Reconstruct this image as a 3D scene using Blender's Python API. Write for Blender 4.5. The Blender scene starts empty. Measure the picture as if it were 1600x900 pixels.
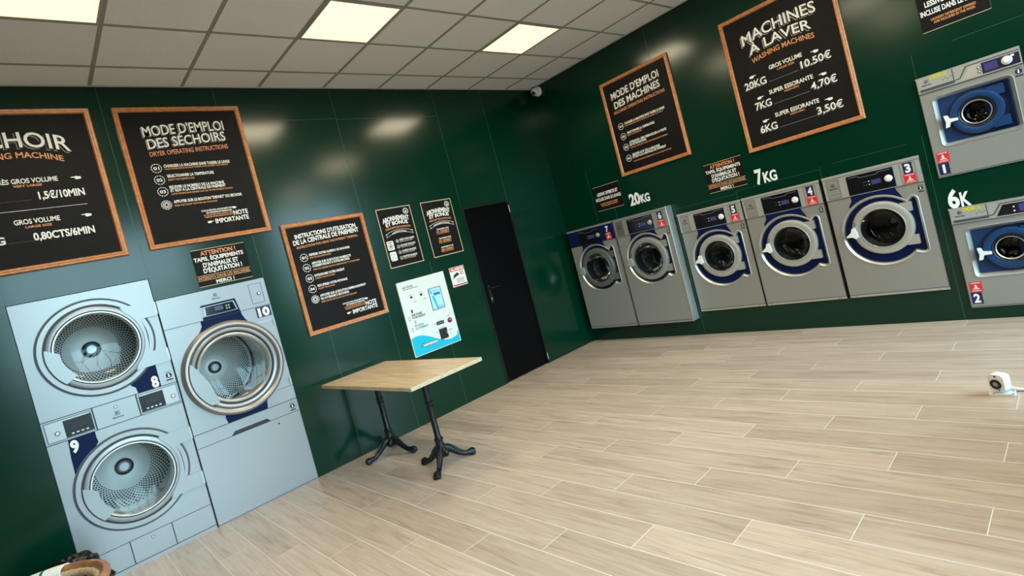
import bpy, bmesh, math, random
from math import pi, sin, cos, radians, sqrt, atan2
from mathutils import Vector, Matrix
from mathutils.geometry import tessellate_polygon
random.seed(7)
SC = bpy.context.scene
COL = SC.collection

# ------------------------------------------------------------------ camera
# world: the two green walls meet at the origin; left wall y = 0 (x < 0), right wall x = 0 (y < 0)
CAM = Vector((-5.35717558, -4.76192785, 1.48280338))
YAW, PITCH, ROLL, FPX, PY = 0.837250752, -0.0272221891, -0.256984269, 844.983105, 408.533400
fw = Vector((cos(YAW) * cos(PITCH), sin(YAW) * cos(PITCH), sin(PITCH)))
rt = fw.cross(Vector((0, 0, 1))).normalized()
up = rt.cross(fw)
c_, s_ = cos(ROLL), sin(ROLL)
rt2 = rt * c_ + up * s_
up2 = rt * -s_ + up * c_
cd = bpy.data.cameras.new('camera')
cam = bpy.data.objects.new('camera', cd)
COL.objects.link(cam)
cam.matrix_world = Matrix(((rt2.x, up2.x, -fw.x, CAM.x), (rt2.y, up2.y, -fw.y, CAM.y), (rt2.z, up2.z, -fw.z, CAM.z), (0, 0, 0, 1)))
cd.sensor_width = 36.0
cd.lens = FPX / 1600.0 * 36.0
cd.shift_y = (PY - 450.0) / 1600.0
cd.clip_start = 0.05
SC.camera = cam

# ------------------------------------------------------------------ light and exposure
SC.view_settings.view_transform = 'Standard'
SC.view_settings.look = 'None'
SC.view_settings.gamma = 1.0
SC.view_settings.use_curve_mapping = False
SC.view_settings.exposure = 0.0
PANEL_EMIT = 1.08          # the diffusers' own glow; each fixture also carries its lamp (20 W class)
LAMP_WATTS = 20.0
SKY_STRENGTH = 14.0
PANEL_COLOR = (0.95, 0.88, 0.62)
LAMP_COLOR = (1.0, 0.84, 0.58)

world = bpy.data.worlds.new('daylight')
SC.world = world
world.use_nodes = True
wt = world.node_tree
wt.nodes.clear()
w_out = wt.nodes.new('ShaderNodeOutputWorld')
w_bg = wt.nodes.new('ShaderNodeBackground')
w_tc = wt.nodes.new('ShaderNodeTexCoord')
w_sep = wt.nodes.new('ShaderNodeSeparateXYZ')
w_noise = wt.nodes.new('ShaderNodeTexNoise')
w_noise.inputs['Scale'].default_value = 9.0
w_noise.inputs['Detail'].default_value = 6.0
w_ma = wt.nodes.new('ShaderNodeMath'); w_ma.operation = 'MULTIPLY_ADD'
w_ma.inputs[1].default_value = -0.30
w_ramp = wt.nodes.new('ShaderNodeValToRGB')
cr = w_ramp.color_ramp
cr.elements[0].position = 0.0; cr.elements[0].color = (0.04, 0.045, 0.04, 1)
cr.elements[1].position = 1.0; cr.elements[1].color = (0.60, 0.82, 1.0, 1)
for p, c in ((0.33, (0.06, 0.065, 0.06, 1)), (0.36, (0.03, 0.06, 0.03, 1)), (0.41, (0.05, 0.09, 0.05, 1)), (0.44, (0.55, 0.86, 1.0, 1))):
    e = cr.elements.new(p); e.color = c
w_half = wt.nodes.new('ShaderNodeMath'); w_half.operation = 'MULTIPLY_ADD'
w_half.inputs[1].default_value = 0.5; w_half.inputs[2].default_value = 0.5
wt.links.new(w_tc.outputs['Generated'], w_sep.inputs[0])
wt.links.new(w_tc.outputs['Generated'], w_noise.inputs['Vector'])
wt.links.new(w_noise.outputs['Fac'], w_ma.inputs[0])
wt.links.new(w_sep.outputs['Z'], w_ma.inputs[2])
wt.links.new(w_ma.outputs[0], w_half.inputs[0])
wt.links.new(w_half.outputs[0], w_ramp.inputs[0])
wt.links.new(w_ramp.outputs['Color'], w_bg.inputs['Color'])
w_bg.inputs['Strength'].default_value = SKY_STRENGTH
wt.links.new(w_bg.outputs[0], w_out.inputs[0])

ROOM_X0, ROOM_Y0, CEIL = -7.4, -5.5, 3.40
WINDOWS = [(-5.65, -3.1, 0.15, 3.30), (-1.7, -0.12, 0.15, 3.30)]
for (a, b, z0, z1) in WINDOWS:                    # portals guide the daylight through the shop windows
    ld = bpy.data.lights.new('window_portal', 'AREA')
    ld.shape = 'RECTANGLE'; ld.size = b - a; ld.size_y = z1 - z0
    ld.cycles.is_portal = True
    lo = bpy.data.objects.new('window_portal', ld)
    lo.location = ((a + b) / 2, ROOM_Y0 - 0.12, (z0 + z1) / 2)
    lo.rotation_euler = (radians(90), 0, 0)
    COL.objects.link(lo)


# ------------------------------------------------------------------ materials
def mat(name, col, rough=0.5, metal=0.0, spec=0.5, emit=0.0):
    m = bpy.data.materials.new(name)
    m.use_nodes = True
    b = m.node_tree.nodes['Principled BSDF']
    b.inputs['Base Color'].default_value = (*col, 1)
    b.inputs['Roughness'].default_value = rough
    b.inputs['Metallic'].default_value = metal
    b.inputs['Specular IOR Level'].default_value = spec
    if emit:
        b.inputs['Emission Color'].default_value = (*col, 1)
        b.inputs['Emission Strength'].default_value = emit
    return m


def nd(m, t, **kw):
    n = m.node_tree.nodes.new(t)
    for k, v in kw.items():
        setattr(n, k, v)
    return n


def lk(m, a, b):
    m.node_tree.links.new(a, b)


def mathn(m, op, a, b=None, c=None):
    n = nd(m, 'ShaderNodeMath', operation=op)
    for i, v in enumerate((a, b, c)):
        if v is None:
            continue
        if isinstance(v, (int, float)):
            n.inputs[i].default_value = v
        else:
            lk(m, v, n.inputs[i])
    return n.outputs[0]


def noisy(m, scale, amount, detail=4.0, vec_scale=(1, 1, 1), bump=0.0):
    """multiply the base colour by gentle noise and optionally bump it"""
    b = m.node_tree.nodes['Principled BSDF']
    col = tuple(b.inputs['Base Color'].default_value)
    tc = nd(m, 'ShaderNodeTexCoord')
    mp = nd(m, 'ShaderNodeMapping')
    mp.inputs['Scale'].default_value = vec_scale
    nz = nd(m, 'ShaderNodeTexNoise')
    nz.inputs['Scale'].default_value = scale
    nz.inputs['Detail'].default_value = detail
    lk(m, tc.outputs['Object'], mp.inputs['Vector'])
    lk(m, mp.outputs[0], nz.inputs['Vector'])
    rp = nd(m, 'ShaderNodeValToRGB')
    lo, hi = 1 - amount, 1 + amount
    rp.color_ramp.elements[0].position = 0.3
    rp.color_ramp.elements[1].position = 0.7
    rp.color_ramp.elements[0].color = (col[0] * lo, col[1] * lo, col[2] * lo, 1)
    rp.color_ramp.elements[1].color = (min(1, col[0] * hi), min(1, col[1] * hi), min(1, col[2] * hi), 1)
    lk(m, nz.outputs['Fac'], rp.inputs[0])
    lk(m, rp.outputs[0], b.inputs['Base Color'])
    if bump:
        bp = nd(m, 'ShaderNodeBump')
        bp.inputs['Strength'].default_value = bump
        bp.inputs['Distance'].default_value = 0.01
        lk(m, nz.outputs['Fac'], bp.inputs['Height'])
        lk(m, bp.outputs[0], b.inputs['Normal'])
    return m


def glass_mat(name, tint=(1, 1, 1), ior=1.5, rough=0.01, k=1.0):
    m = bpy.data.materials.new(name)
    m.use_nodes = True
    nt = m.node_tree
    nt.nodes.clear()
    o = nd(m, 'ShaderNodeOutputMaterial')
    mx = nd(m, 'ShaderNodeMixShader')
    tr = nd(m, 'ShaderNodeBsdfTransparent')
    tr.inputs[0].default_value = (*tint, 1)
    gl = nd(m, 'ShaderNodeBsdfGlossy')
    gl.inputs['Roughness'].default_value = rough
    fr = nd(m, 'ShaderNodeFresnel')
    fr.inputs[0].default_value = ior
    lk(m, mathn(m, 'MULTIPLY', fr.outputs[0], k), mx.inputs[0]); lk(m, tr.outputs[0], mx.inputs[1]); lk(m, gl.outputs[0], mx.inputs[2])
    lk(m, mx.outputs[0], o.inputs[0])
    return m


M = {}
M['green'] = mat('green lacquered panel', (0.0002, 0.0235, 0.0115), 0.18, 0, 0.36)
M['joint'] = mat('panel joint edge highlight', (0.03, 0.10, 0.07), 0.35)  # panel joints, their edge highlight put into the lighter colour
M['ceil_tile'] = noisy(mat('mineral ceiling tile', (0.88, 0.87, 0.84), 0.9, 0, 0.2), 90, 0.05, bump=0.1)
M['ceil_bar'] = mat('grey ceiling grid bar', (0.34, 0.32, 0.28), 0.5)
M['ceil_edge'] = mat('pale ceiling edge angle', (0.55, 0.56, 0.53), 0.5)
M['panel_light'] = mat('warm light diffuser', PANEL_COLOR, 0.5, emit=PANEL_EMIT)
M['panel_frame'] = mat('light panel frame', (0.45, 0.40, 0.30), 0.5)
M['white_wall'] = mat('dark shopfront wall', (0.03, 0.032, 0.03), 0.7)
M['alu'] = mat('dark aluminium shopfront frame', (0.05, 0.05, 0.055), 0.4, 0.5)
M['void'] = mat('black light blocker', (0.01, 0.01, 0.01), 0.9)
M['black_door'] = mat('satin black door', (0.0008, 0.0009, 0.0014), 0.4, 0, 0.12)
M['black_metal'] = mat('black metal fittings', (0.012, 0.012, 0.013), 0.35, 0.3)
M['silver'] = noisy(mat('silver painted steel', (0.32, 0.345, 0.36), 0.34, 0.45), 220, 0.05)  # same grey as the washers, with cool daylight put into the colour
M['silver_lid'] = mat('pale silver trim', (0.40, 0.43, 0.45), 0.3, 0.35)
M['silver_ring'] = mat('satin silver ring', (0.37, 0.40, 0.42), 0.3, 0.45)
M['steel'] = noisy(mat('brushed grey steel', (0.31, 0.305, 0.28), 0.40, 0.4), 60, 0.05, vec_scale=(1, 1, 30))  # same grey as the dryers, with dimmer warm light put into the colour
M['steel_lt'] = mat('light brushed steel', (0.42, 0.41, 0.37), 0.36, 0.35)
M['steel_dk'] = mat('dull dark steel', (0.17, 0.18, 0.16), 0.35, 0.5)
M['chrome'] = mat('polished chrome', (0.62, 0.62, 0.60), 0.24, 1.0)
M['satin'] = mat('satin chrome', (0.60, 0.60, 0.58), 0.36, 0.75)
M['bronze'] = mat('bronze tinted satin ring', (0.40, 0.355, 0.325), 0.36, 0.75)
M['seam'] = mat('dark panel seam', (0.02, 0.022, 0.035), 0.6)
M['groove'] = mat('grey door groove', (0.05, 0.062, 0.075), 0.5)
M['navy'] = mat('navy blue enamel', (0.003, 0.010, 0.055), 0.5, 0, 0.1)
M['navy_dk'] = mat('dark navy plastic and shadow', (0.003, 0.005, 0.028), 0.4)
M['blue'] = mat('blue door plastic', (0.004, 0.034, 0.115), 0.4, 0, 0.35)
M['decal_navy'] = mat('navy number sticker', (0.006, 0.012, 0.065), 0.4)
M['decal_red'] = mat('red warning sticker', (0.62, 0.022, 0.03), 0.4)
M['white'] = mat('white print', (0.82, 0.82, 0.80), 0.5)
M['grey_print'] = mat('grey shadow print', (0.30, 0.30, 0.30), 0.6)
M['orange'] = mat('copper orange print', (0.66, 0.28, 0.10), 0.5)
M['tan'] = mat('tan print', (0.58, 0.45, 0.28), 0.5)
M['black_print'] = mat('black print', (0.012, 0.012, 0.014), 0.5)
M['slate'] = noisy(mat('chalkboard slate', (0.0045, 0.004, 0.0042), 0.6, 0, 0.18), 14, 0.25)
M['wood_frame'] = noisy(mat('orange stained wood moulding', (0.50, 0.19, 0.062), 0.34), 8, 0.25, vec_scale=(4, 4, 4))
M['rubber'] = mat('black rubber', (0.008, 0.009, 0.011), 0.45)
M['drum'] = mat('stainless drum', (0.72, 0.76, 0.75), 0.5, 0.15)
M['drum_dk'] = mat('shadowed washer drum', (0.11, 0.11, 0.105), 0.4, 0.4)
M['hole'] = mat('drum perforation', (0.02, 0.025, 0.028), 0.8)
M['glass'] = glass_mat('clear door glass', (0.97, 0.985, 0.985), 1.32)
M['wglass'] = glass_mat('washer bowl glass', (0.80, 0.84, 0.82), 1.45, 0.05, 0.4)
M['window_glass'] = glass_mat('shop window glass', (0.96, 0.98, 0.98), 1.25)
M['display'] = mat('black glossy display', (0.006, 0.006, 0.008), 0.15)
M['lcd'] = mat('violet lcd', (0.035, 0.035, 0.13), 0.3, emit=0.35)
M['knob'] = mat('white knob', (0.75, 0.75, 0.73), 0.35)
M['yellow'] = mat('yellow tape', (0.75, 0.62, 0.05), 0.5)
M['white_plastic'] = mat('white plastic', (0.78, 0.80, 0.79), 0.4)
M['terminal'] = mat('white terminal front', (0.72, 0.76, 0.75), 0.35)
M['cyan'] = mat('cyan print', (0.0, 0.46, 0.66), 0.4)
M['screen_blue'] = mat('pale blue screen', (0.36, 0.66, 0.86), 0.3, emit=0.25)
M['screen_mid'] = mat('mid blue graphic', (0.01, 0.17, 0.55), 0.3)
M['teal_print'] = mat('teal print', (0.0, 0.22, 0.26), 0.5)
M['green_print'] = mat('green print', (0.02, 0.28, 0.16), 0.5)
M['red_button'] = mat('dark red button', (0.16, 0.005, 0.02), 0.3)
M['steel_slot'] = mat('grey steel slot', (0.34, 0.35, 0.34), 0.4, 0.6)
M['iron'] = mat('black cast iron', (0.005, 0.006, 0.008), 0.36, 0, 0.35)
M['chip'] = noisy(mat('raw particleboard edge', (0.52, 0.42, 0.28), 0.8), 160, 0.55)
M['cane'] = noisy(mat('varnished bent cane', (0.34, 0.15, 0.06), 0.3), 30, 0.35)
M['cane_lt'] = noisy(mat('pale woven cane', (0.55, 0.40, 0.24), 0.5), 60, 0.3)
M['rope'] = mat('white cord binding', (0.74, 0.74, 0.68), 0.7)
M['teal_cord'] = mat('teal cord', (0.005, 0.10, 0.10), 0.6)
M['bag'] = mat('black bin liner', (0.004, 0.004, 0.005), 0.3, 0, 0.45)
M['pavement'] = mat('pavement', (0.05, 0.05, 0.05), 0.9)


def wood_top():
    m = mat('oak laminate', (0.5, 0.35, 0.2), 0.4)
    b = m.node_tree.nodes['Principled BSDF']
    tc = nd(m, 'ShaderNodeTexCoord')
    mp = nd(m, 'ShaderNodeMapping')
    mp.inputs['Scale'].default_value = (26, 1.6, 1)
    nz = nd(m, 'ShaderNodeTexNoise')
    nz.inputs['Scale'].default_value = 1.6; nz.inputs['Detail'].default_value = 6; nz.inputs['Roughness'].default_value = 0.65
    rp = nd(m, 'ShaderNodeValToRGB')
    rp.color_ramp.elements[0].position = 0.32; rp.color_ramp.elements[0].color = (0.40, 0.27, 0.145, 1)
    rp.color_ramp.elements[1].position = 0.66; rp.color_ramp.elements[1].color = (0.66, 0.51, 0.33, 1)
    lk(m, tc.outputs['Object'], mp.inputs['Vector']); lk(m, mp.outputs[0], nz.inputs['Vector'])
    lk(m, nz.outputs['Fac'], rp.inputs[0]); lk(m, rp.outputs[0], b.inputs['Base Color'])
    return m


M['oak'] = wood_top()


def floor_mat():
    """wood-look porcelain planks, 0.2 x 1.2 m, one-third bond, pale grout"""
    m = mat('wood look floor tile', (0.5, 0.4, 0.3), 0.35)
    b = m.node_tree.nodes['Principled BSDF']
    tc = nd(m, 'ShaderNodeTexCoord')
    sp = nd(m, 'ShaderNodeSeparateXYZ')
    lk(m, tc.outputs['Object'], sp.inputs[0])
    X, Y = sp.outputs['X'], sp.outputs['Y']
    r = mathn(m, 'DIVIDE', mathn(m, 'SUBTRACT', -2.97, X), 0.2)
    k = mathn(m, 'FLOOR', r)
    fr = mathn(m, 'SUBTRACT', r, k)
    q = mathn(m, 'DIVIDE', mathn(m, 'SUBTRACT', mathn(m, 'ADD', Y, 2.67), mathn(m, 'MULTIPLY', k, 0.4)), 1.2)
    kc = mathn(m, 'FLOOR', q)
    fc = mathn(m, 'SUBTRACT', q, kc)
    dx = mathn(m, 'MULTIPLY', mathn(m, 'MINIMUM', fr, mathn(m, 'SUBTRACT', 1.0, fr)), 0.2)
    dy = mathn(m, 'MULTIPLY', mathn(m, 'MINIMUM', fc, mathn(m, 'SUBTRACT', 1.0, fc)), 1.2)
    d = mathn(m, 'MINIMUM', dx, dy)
    g = mathn(m, 'LESS_THAN', d, 0.0019)
    cid = nd(m, 'ShaderNodeCombineXYZ')
    lk(m, k, cid.inputs[0]); lk(m, kc, cid.inputs[1])
    wn = nd(m, 'ShaderNodeTexWhiteNoise', noise_dimensions='3D')
    lk(m, cid.outputs[0], wn.inputs['Vector'])
    # grain coordinates, shifted per plank
    off = nd(m, 'ShaderNodeVectorMath', operation='MULTIPLY_ADD')
    lk(m, wn.outputs['Color'], off.inputs[0]); off.inputs[1].default_value = (37, 53, 11)
    lk(m, tc.outputs['Object'], off.inputs[2])
    mp = nd(m, 'ShaderNodeMapping'); mp.inputs['Scale'].default_value = (16, 1.3, 1)
    lk(m, off.outputs[0], mp.inputs['Vector'])
    nz = nd(m, 'ShaderNodeTexNoise')
    nz.inputs['Scale'].default_value = 1.5; nz.inputs['Detail'].default_value = 8; nz.inputs['Roughness'].default_value = 0.62
    nz.inputs['Distortion'].default_value = 0.9
    lk(m, mp.outputs[0], nz.inputs['Vector'])
    mp2 = nd(m, 'ShaderNodeMapping'); mp2.inputs['Scale'].default_value = (90, 2.2, 1)
    lk(m, off.outputs[0], mp2.inputs['Vector'])
    nz2 = nd(m, 'ShaderNodeTexNoise'); nz2.inputs['Scale'].default_value = 2.0; nz2.inputs['Detail'].default_value = 4
    lk(m, mp2.outputs[0], nz2.inputs['Vector'])
    mixf = mathn(m, 'MULTIPLY_ADD', nz2.outputs['Fac'], 0.3, mathn(m, 'MULTIPLY', nz.outputs['Fac'], 0.7))
    rp = nd(m, 'ShaderNodeValToRGB')
    e = rp.color_ramp.elements
    e[0].position = 0.30; e[0].color = (0.280, 0.205, 0.152, 1)
    e[1].position = 0.68; e[1].color = (0.535, 0.432, 0.350, 1)
    n = e.new(0.45); n.color = (0.420, 0.325, 0.253, 1)
    lk(m, mixf, rp.inputs[0])
    tone = mathn(m, 'MULTIPLY_ADD', wn.outputs['Value'], 0.22, 0.89)
    mt = nd(m, 'ShaderNodeMix', data_type='RGBA', blend_type='MULTIPLY')
    mt.inputs[0].default_value = 1.0
    lk(m, rp.outputs[0], mt.inputs[6]); lk(m, tone, mt.inputs[7])
    mg = nd(m, 'ShaderNodeMix', data_type='RGBA')
    lk(m, g, mg.inputs[0]); lk(m, mt.outputs[2], mg.inputs[6]); mg.inputs[7].default_value = (0.66, 0.62, 0.55, 1)
    lk(m, mg.outputs[2], b.inputs['Base Color'])
    rg = mathn(m, 'MULTIPLY_ADD', g, 0.4, 0.36)
    lk(m, rg, b.inputs['Roughness'])
    bp = nd(m, 'ShaderNodeBump'); bp.inputs['Strength'].default_value = 0.25; bp.inputs['Distance'].default_value = 0.002
    lk(m, mathn(m, 'SUBTRACT', mathn(m, 'MULTIPLY', mixf, 0.4), g), bp.inputs['Height'])
    lk(m, bp.outputs[0], b.inputs['Normal'])
    return m


M['floor'] = floor_mat()


# ------------------------------------------------------------------ mesh builder
def rect(x0, x1, z0, z1, r=0.0, n=5):
    if r <= 0:
        return [(x0, z0), (x1, z0), (x1, z1), (x0, z1)]
    pts = []
    for cx, cz, a0 in ((x1 - r, z0 + r, -90), (x1 - r, z1 - r, 0), (x0 + r, z1 - r, 90), (x0 + r, z0 + r, 180)):
        for i in range(n + 1):
            a = radians(a0 + 90 * i / n)
            pts.append((cx + r * cos(a), cz + r * sin(a)))
    return pts


def circle(cx, cz, r, n=64, a0=0, a1=360):
    full = abs(a1 - a0) >= 360
    k = n if full else n + 1
    return [(cx + r * cos(radians(a0 + (a1 - a0) * i / n)), cz + r * sin(radians(a0 + (a1 - a0) * i / n))) for i in range(k)]


def area2(p):
    return sum(p[i][0] * p[(i + 1) % len(p)][1] - p[(i + 1) % len(p)][0] * p[i][1] for i in range(len(p))) / 2


def inset(p, d):
    """offset a counter-clockwise outline inwards by d"""
    n = len(p)
    if area2(p) < 0:
        p = p[::-1]
    out = []
    for i in range(n):
        a, b, c = Vector(p[i - 1]), Vector(p[i]), Vector(p[(i + 1) % n])
        e1, e2 = (b - a).normalized(), (c - b).normalized()
        n1, n2 = Vector((-e1.y, e1.x)), Vector((-e2.y, e2.x))
        k = n1 + n2
        q = max(0.35, k.length_squared / 2)
        out.append(tuple(b + k / (q * 1.0) * d * 1.0 if k.length > 1e-6 else b + n1 * d))
    return out


_text_cache = {}


def text_geo(s, bold=0.02):
    key = (s, bold)
    if key in _text_cache:
        return _text_cache[key]
    cu = bpy.data.curves.new('tmp_text', 'FONT')
    cu.body = s
    cu.size = 1.0
    cu.fill_mode = 'BOTH'
    cu.resolution_u = 3
    cu.offset = bold
    o = bpy.data.objects.new('tmp_text', cu)
    COL.objects.link(o)
    dg = bpy.context.evaluated_depsgraph_get()
    ev = o.evaluated_get(dg)
    me = ev.to_mesh()
    vs = [(v.co.x, v.co.y) for v in me.vertices]
    fs = [tuple(p.vertices) for p in me.polygons]
    ev.to_mesh_clear()
    bpy.data.objects.remove(o)
    bpy.data.curves.remove(cu)
    _text_cache[key] = (vs, fs)
    return vs, fs


_hv = text_geo('H', 0.02)[0]
CAP = max(v[1] for v in _hv)


class MB:
    """collects shapes in a wall-facing frame: x to the right, z up, -y towards the viewer"""

    def __init__(self):
        self.v, self.f, self.mi, self.mats = [], [], [], []

    def _m(self, m):
        m = M[m] if isinstance(m, str) else m
        if m not in self.mats:
            self.mats.append(m)
        return self.mats.index(m)

    def add(self, vs, fs, m):
        k = len(self.v)
        self.v += [tuple(p) for p in vs]
        i = self._m(m)
        for f in fs:
            self.f.append(tuple(k + j for j in f))
            self.mi.append(i)
        return self

    def box(self, x0, x1, y0, y1, z0, z1, m):
        vs = [(x, y, z) for x in (x0, x1) for y in (y0, y1) for z in (z0, z1)]
        fs = [(0, 1, 3, 2), (4, 6, 7, 5), (0, 4, 5, 1), (2, 3, 7, 6), (0, 2, 6, 4), (1, 5, 7, 3)]
        return self.add(vs, fs, m)

    def plate(self, outer, holes, yf, yb, m, side=None, back=False):
        """extruded outline with holes; front at y = yf, back at y = yb"""
        loops = [outer] + list(holes)
        tri = tessellate_polygon([[Vector((p[0], p[1], 0)) for p in l] for l in loops])
        flat = [p for l in loops for p in l]
        self.add([(p[0], yf, p[1]) for p in flat], tri, m)
        if back:
            self.add([(p[0], yb, p[1]) for p in flat], tri, m)
        if yb is not None:
            for l in loops:
                n = len(l)
                self.add([(p[0], yf, p[1]) for p in l] + [(p[0], yb, p[1]) for p in l],
                         [(i, (i + 1) % n, n + (i + 1) % n, n + i) for i in range(n)], side or m)
        return self

    def loft(self, a, ya, b, yb, m):
        n = len(a)
        return self.add([(p[0], ya, p[1]) for p in a] + [(p[0], yb, p[1]) for p in b],
                        [(i, (i + 1) % n, n + (i + 1) % n, n + i) for i in range(n)], m)

    def lathe(self, cx, cz, prof, m, n=64):
        """revolve (radius, y) points about the axis through (cx, cz) along y"""
        vs = []
        for r, y in prof:
            for i in range(n):
                a = 2 * pi * i / n
                vs.append((cx + r * cos(a), y, cz + r * sin(a)))
        fs = []
        for k in range(len(prof) - 1):
            for i in range(n):
                j = (i + 1) % n
                fs.append((k * n + i, k * n + j, (k + 1) * n + j, (k + 1) * n + i))
        return self.add(vs, fs, m)

    def spin(self, cx, cy, prof, m, n=32):
        """revolve (radius, z) points about a vertical axis"""
        vs = []
        for r, z in prof:
            for i in range(n):
                a = 2 * pi * i / n
                vs.append((cx + r * cos(a), cy + r * sin(a), z))
        fs = []
        for k in range(len(prof) - 1):
            for i in range(n):
                j = (i + 1) % n
                fs.append((k * n + i, k * n + j, (k + 1) * n + j, (k + 1) * n + i))
        return self.add(vs, fs, m)

    def disc(self, cx, cz, r, y, m, n=40):
        return self.add([(p[0], y, p[1]) for p in circle(cx, cz, r, n)], [tuple(range(n))], m)

    def ring(self, cx, cz, r1, r2, y, m, n=48):
        return self.loft(circle(cx, cz, r1, n), y, circle(cx, cz, r2, n), y, m)

    def tube(self, pts, rad, m, n=10, closed=False, cap=True):
        pts = [Vector(p) for p in pts]
        rads = rad if isinstance(rad, (list, tuple)) else [rad] * len(pts)
        L = len(pts)
        vs = []
        prev = None
        for i, p in enumerate(pts):
            if closed:
                t = (pts[(i + 1) % L] - pts[i - 1]).normalized()
            else:
                t = (pts[min(i + 1, L - 1)] - pts[max(i - 1, 0)]).normalized()
            if prev is None:
                a = Vector((0, 0, 1)) if abs(t.z) < 0.9 else Vector((1, 0, 0))
                u = t.cross(a).normalized()
            else:
                u = (prev - t * prev.dot(t)).normalized()
            prev = u
            w = t.cross(u)
            for k in range(n):
                a = 2 * pi * k / n
                vs.append(p + (u * cos(a) + w * sin(a)) * rads[i])
        fs = []
        for i in range(L if closed else L - 1):
            j = (i + 1) % L
            for k in range(n):
                l = (k + 1) % n
                fs.append((i * n + k, i * n + l, j * n + l, j * n + k))
        if cap and not closed:
            fs += [tuple(range(n)), tuple(range((L - 1) * n, L * n))]
        return self.add(vs, fs, m)

    def ball(self, c, r, m, n=16, sc=(1, 1, 1)):
        vs, fs = [], []
        for i in range(n + 1):
            t = pi * i / n
            for k in range(2 * n):
                a = pi * k / n
                vs.append((c[0] + r * sc[0] * sin(t) * cos(a), c[1] + r * sc[1] * sin(t) * sin(a), c[2] + r * sc[2] * cos(t)))
        w = 2 * n
        for i in range(n):
            for k in range(w):
                fs.append((i * w + k, i * w + (k + 1) % w, (i + 1) * w + (k + 1) % w, (i + 1) * w + k))
        return self.add(vs, fs, m)

    def text(self, s, u0, u1, v, cap, y, m, arch=None, bold=0.02, thick=0.0, slant=0.0, fit=True):
        """lettering fitted between u0 and u1 on baseline v; arch = baseline offsets at left, middle, right"""
        vs, fs = text_geo(s, bold)
        if not vs:
            return self
        xs = [p[0] for p in vs]
        a, b = min(xs), max(xs)
        sv = cap / CAP
        su = (u1 - u0) / (b - a)
        out = []
        for px, pz in vs:
            t = (px - a) / (b - a)
            dv = 0.0
            if arch:
                l, c, r = arch
                dv = l * (1 - t) * (1 - 2 * t) + c * 4 * t * (1 - t) + r * t * (2 * t - 1)
            out.append((u0 + (px - a) * su + pz * sv * slant, y, v + pz * sv + dv))
        self.add(out, fs, m)
        if thick:
            self.add([(p[0], y + thick, p[2]) for p in out], fs, m)
            cnt = {}
            for f in fs:
                for i in range(len(f)):
                    e = (f[i], f[(i + 1) % len(f)])
                    cnt[tuple(sorted(e))] = cnt.get(tuple(sorted(e)), 0) + 1
            n = len(out)
            vs2 = out + [(p[0], y + thick, p[2]) for p in out]
            self.add(vs2, [(e[0], e[1], n + e[1], n + e[0]) for e, c in cnt.items() if c == 1], m)
        return self

    def build(self, name, parent=None, bevel=0.0, kind=None, label=None, loc=None, smooth=True):
        me = bpy.data.meshes.new(name)
        me.from_pydata(self.v, [], self.f)
        for mt in self.mats:
            me.materials.append(mt)
        me.polygons.foreach_set('material_index', self.mi)
        bm = bmesh.new()
        bm.from_mesh(me)
        bmesh.ops.recalc_face_normals(bm, faces=bm.faces)
        bm.to_mesh(me)
        bm.free()
        if smooth:
            me.shade_smooth()
            me.set_sharp_from_angle(angle=radians(32))
        me.update()
        o = bpy.data.objects.new(name, me)
        COL.objects.link(o)
        if parent:
            o.parent = parent
        if loc:
            o.location = loc
        if kind:
            o['kind'] = kind
        if label:
            o['label'] = label
        if bevel:
            md = o.modifiers.new('bevel', 'BEVEL')
            md.width = bevel; md.segments = 2; md.limit_method = 'ANGLE'; md.angle_limit = radians(50)
        return o


def thing(name, label, cat, loc=(0, 0, 0), rz=0.0, group=None):
    o = bpy.data.objects.new(name, None)
    o.empty_display_size = 0.1
    COL.objects.link(o)
    o.location = loc
    o.rotation_euler = (0, 0, rz)
    o['label'] = label
    o['category'] = cat
    if group:
        o['group'] = group
    return o


def on_wall(wall, u, z, name, label, cat, group=None):
    """Empty on a wall: u runs to the right along the wall as one faces it"""
    if wall == 'A':
        return thing(name, label, cat, (u, 0, z), 0.0, group)
    return thing(name, label, cat, (0, -u, z), -pi / 2, group)


# ------------------------------------------------------------------ room shell
# machines' own outlines (used both for the wall openings and for the machines)
STACK = (-5.417, 0.0, 0.791, 1.935)
DRYER = (-4.622, 0.0, 0.790, 1.764)
DOOR = (-1.600, 0.0, 0.713, 2.035)
W7 = (0.115, 0.19, 0.722, 1.285)
W6 = (0.856, 0.19, 0.722, 1.285)
W5 = (1.628, 0.262, 0.712, 1.095)
W4 = (2.352, 0.262, 0.716, 1.097)
W3 = (3.092, 0.262, 0.716, 1.100)
W1 = (3.897, 1.148, 0.600, 0.787)
W2 = (3.908, 0.097, 0.600, 0.797)

m = MB()
m.box(ROOM_X0, 1.0, ROOM_Y0 - 0.2, 1.0, -0.1, 0.0, 'floor')
fl = m.build('floor', kind='structure', smooth=False)

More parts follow.
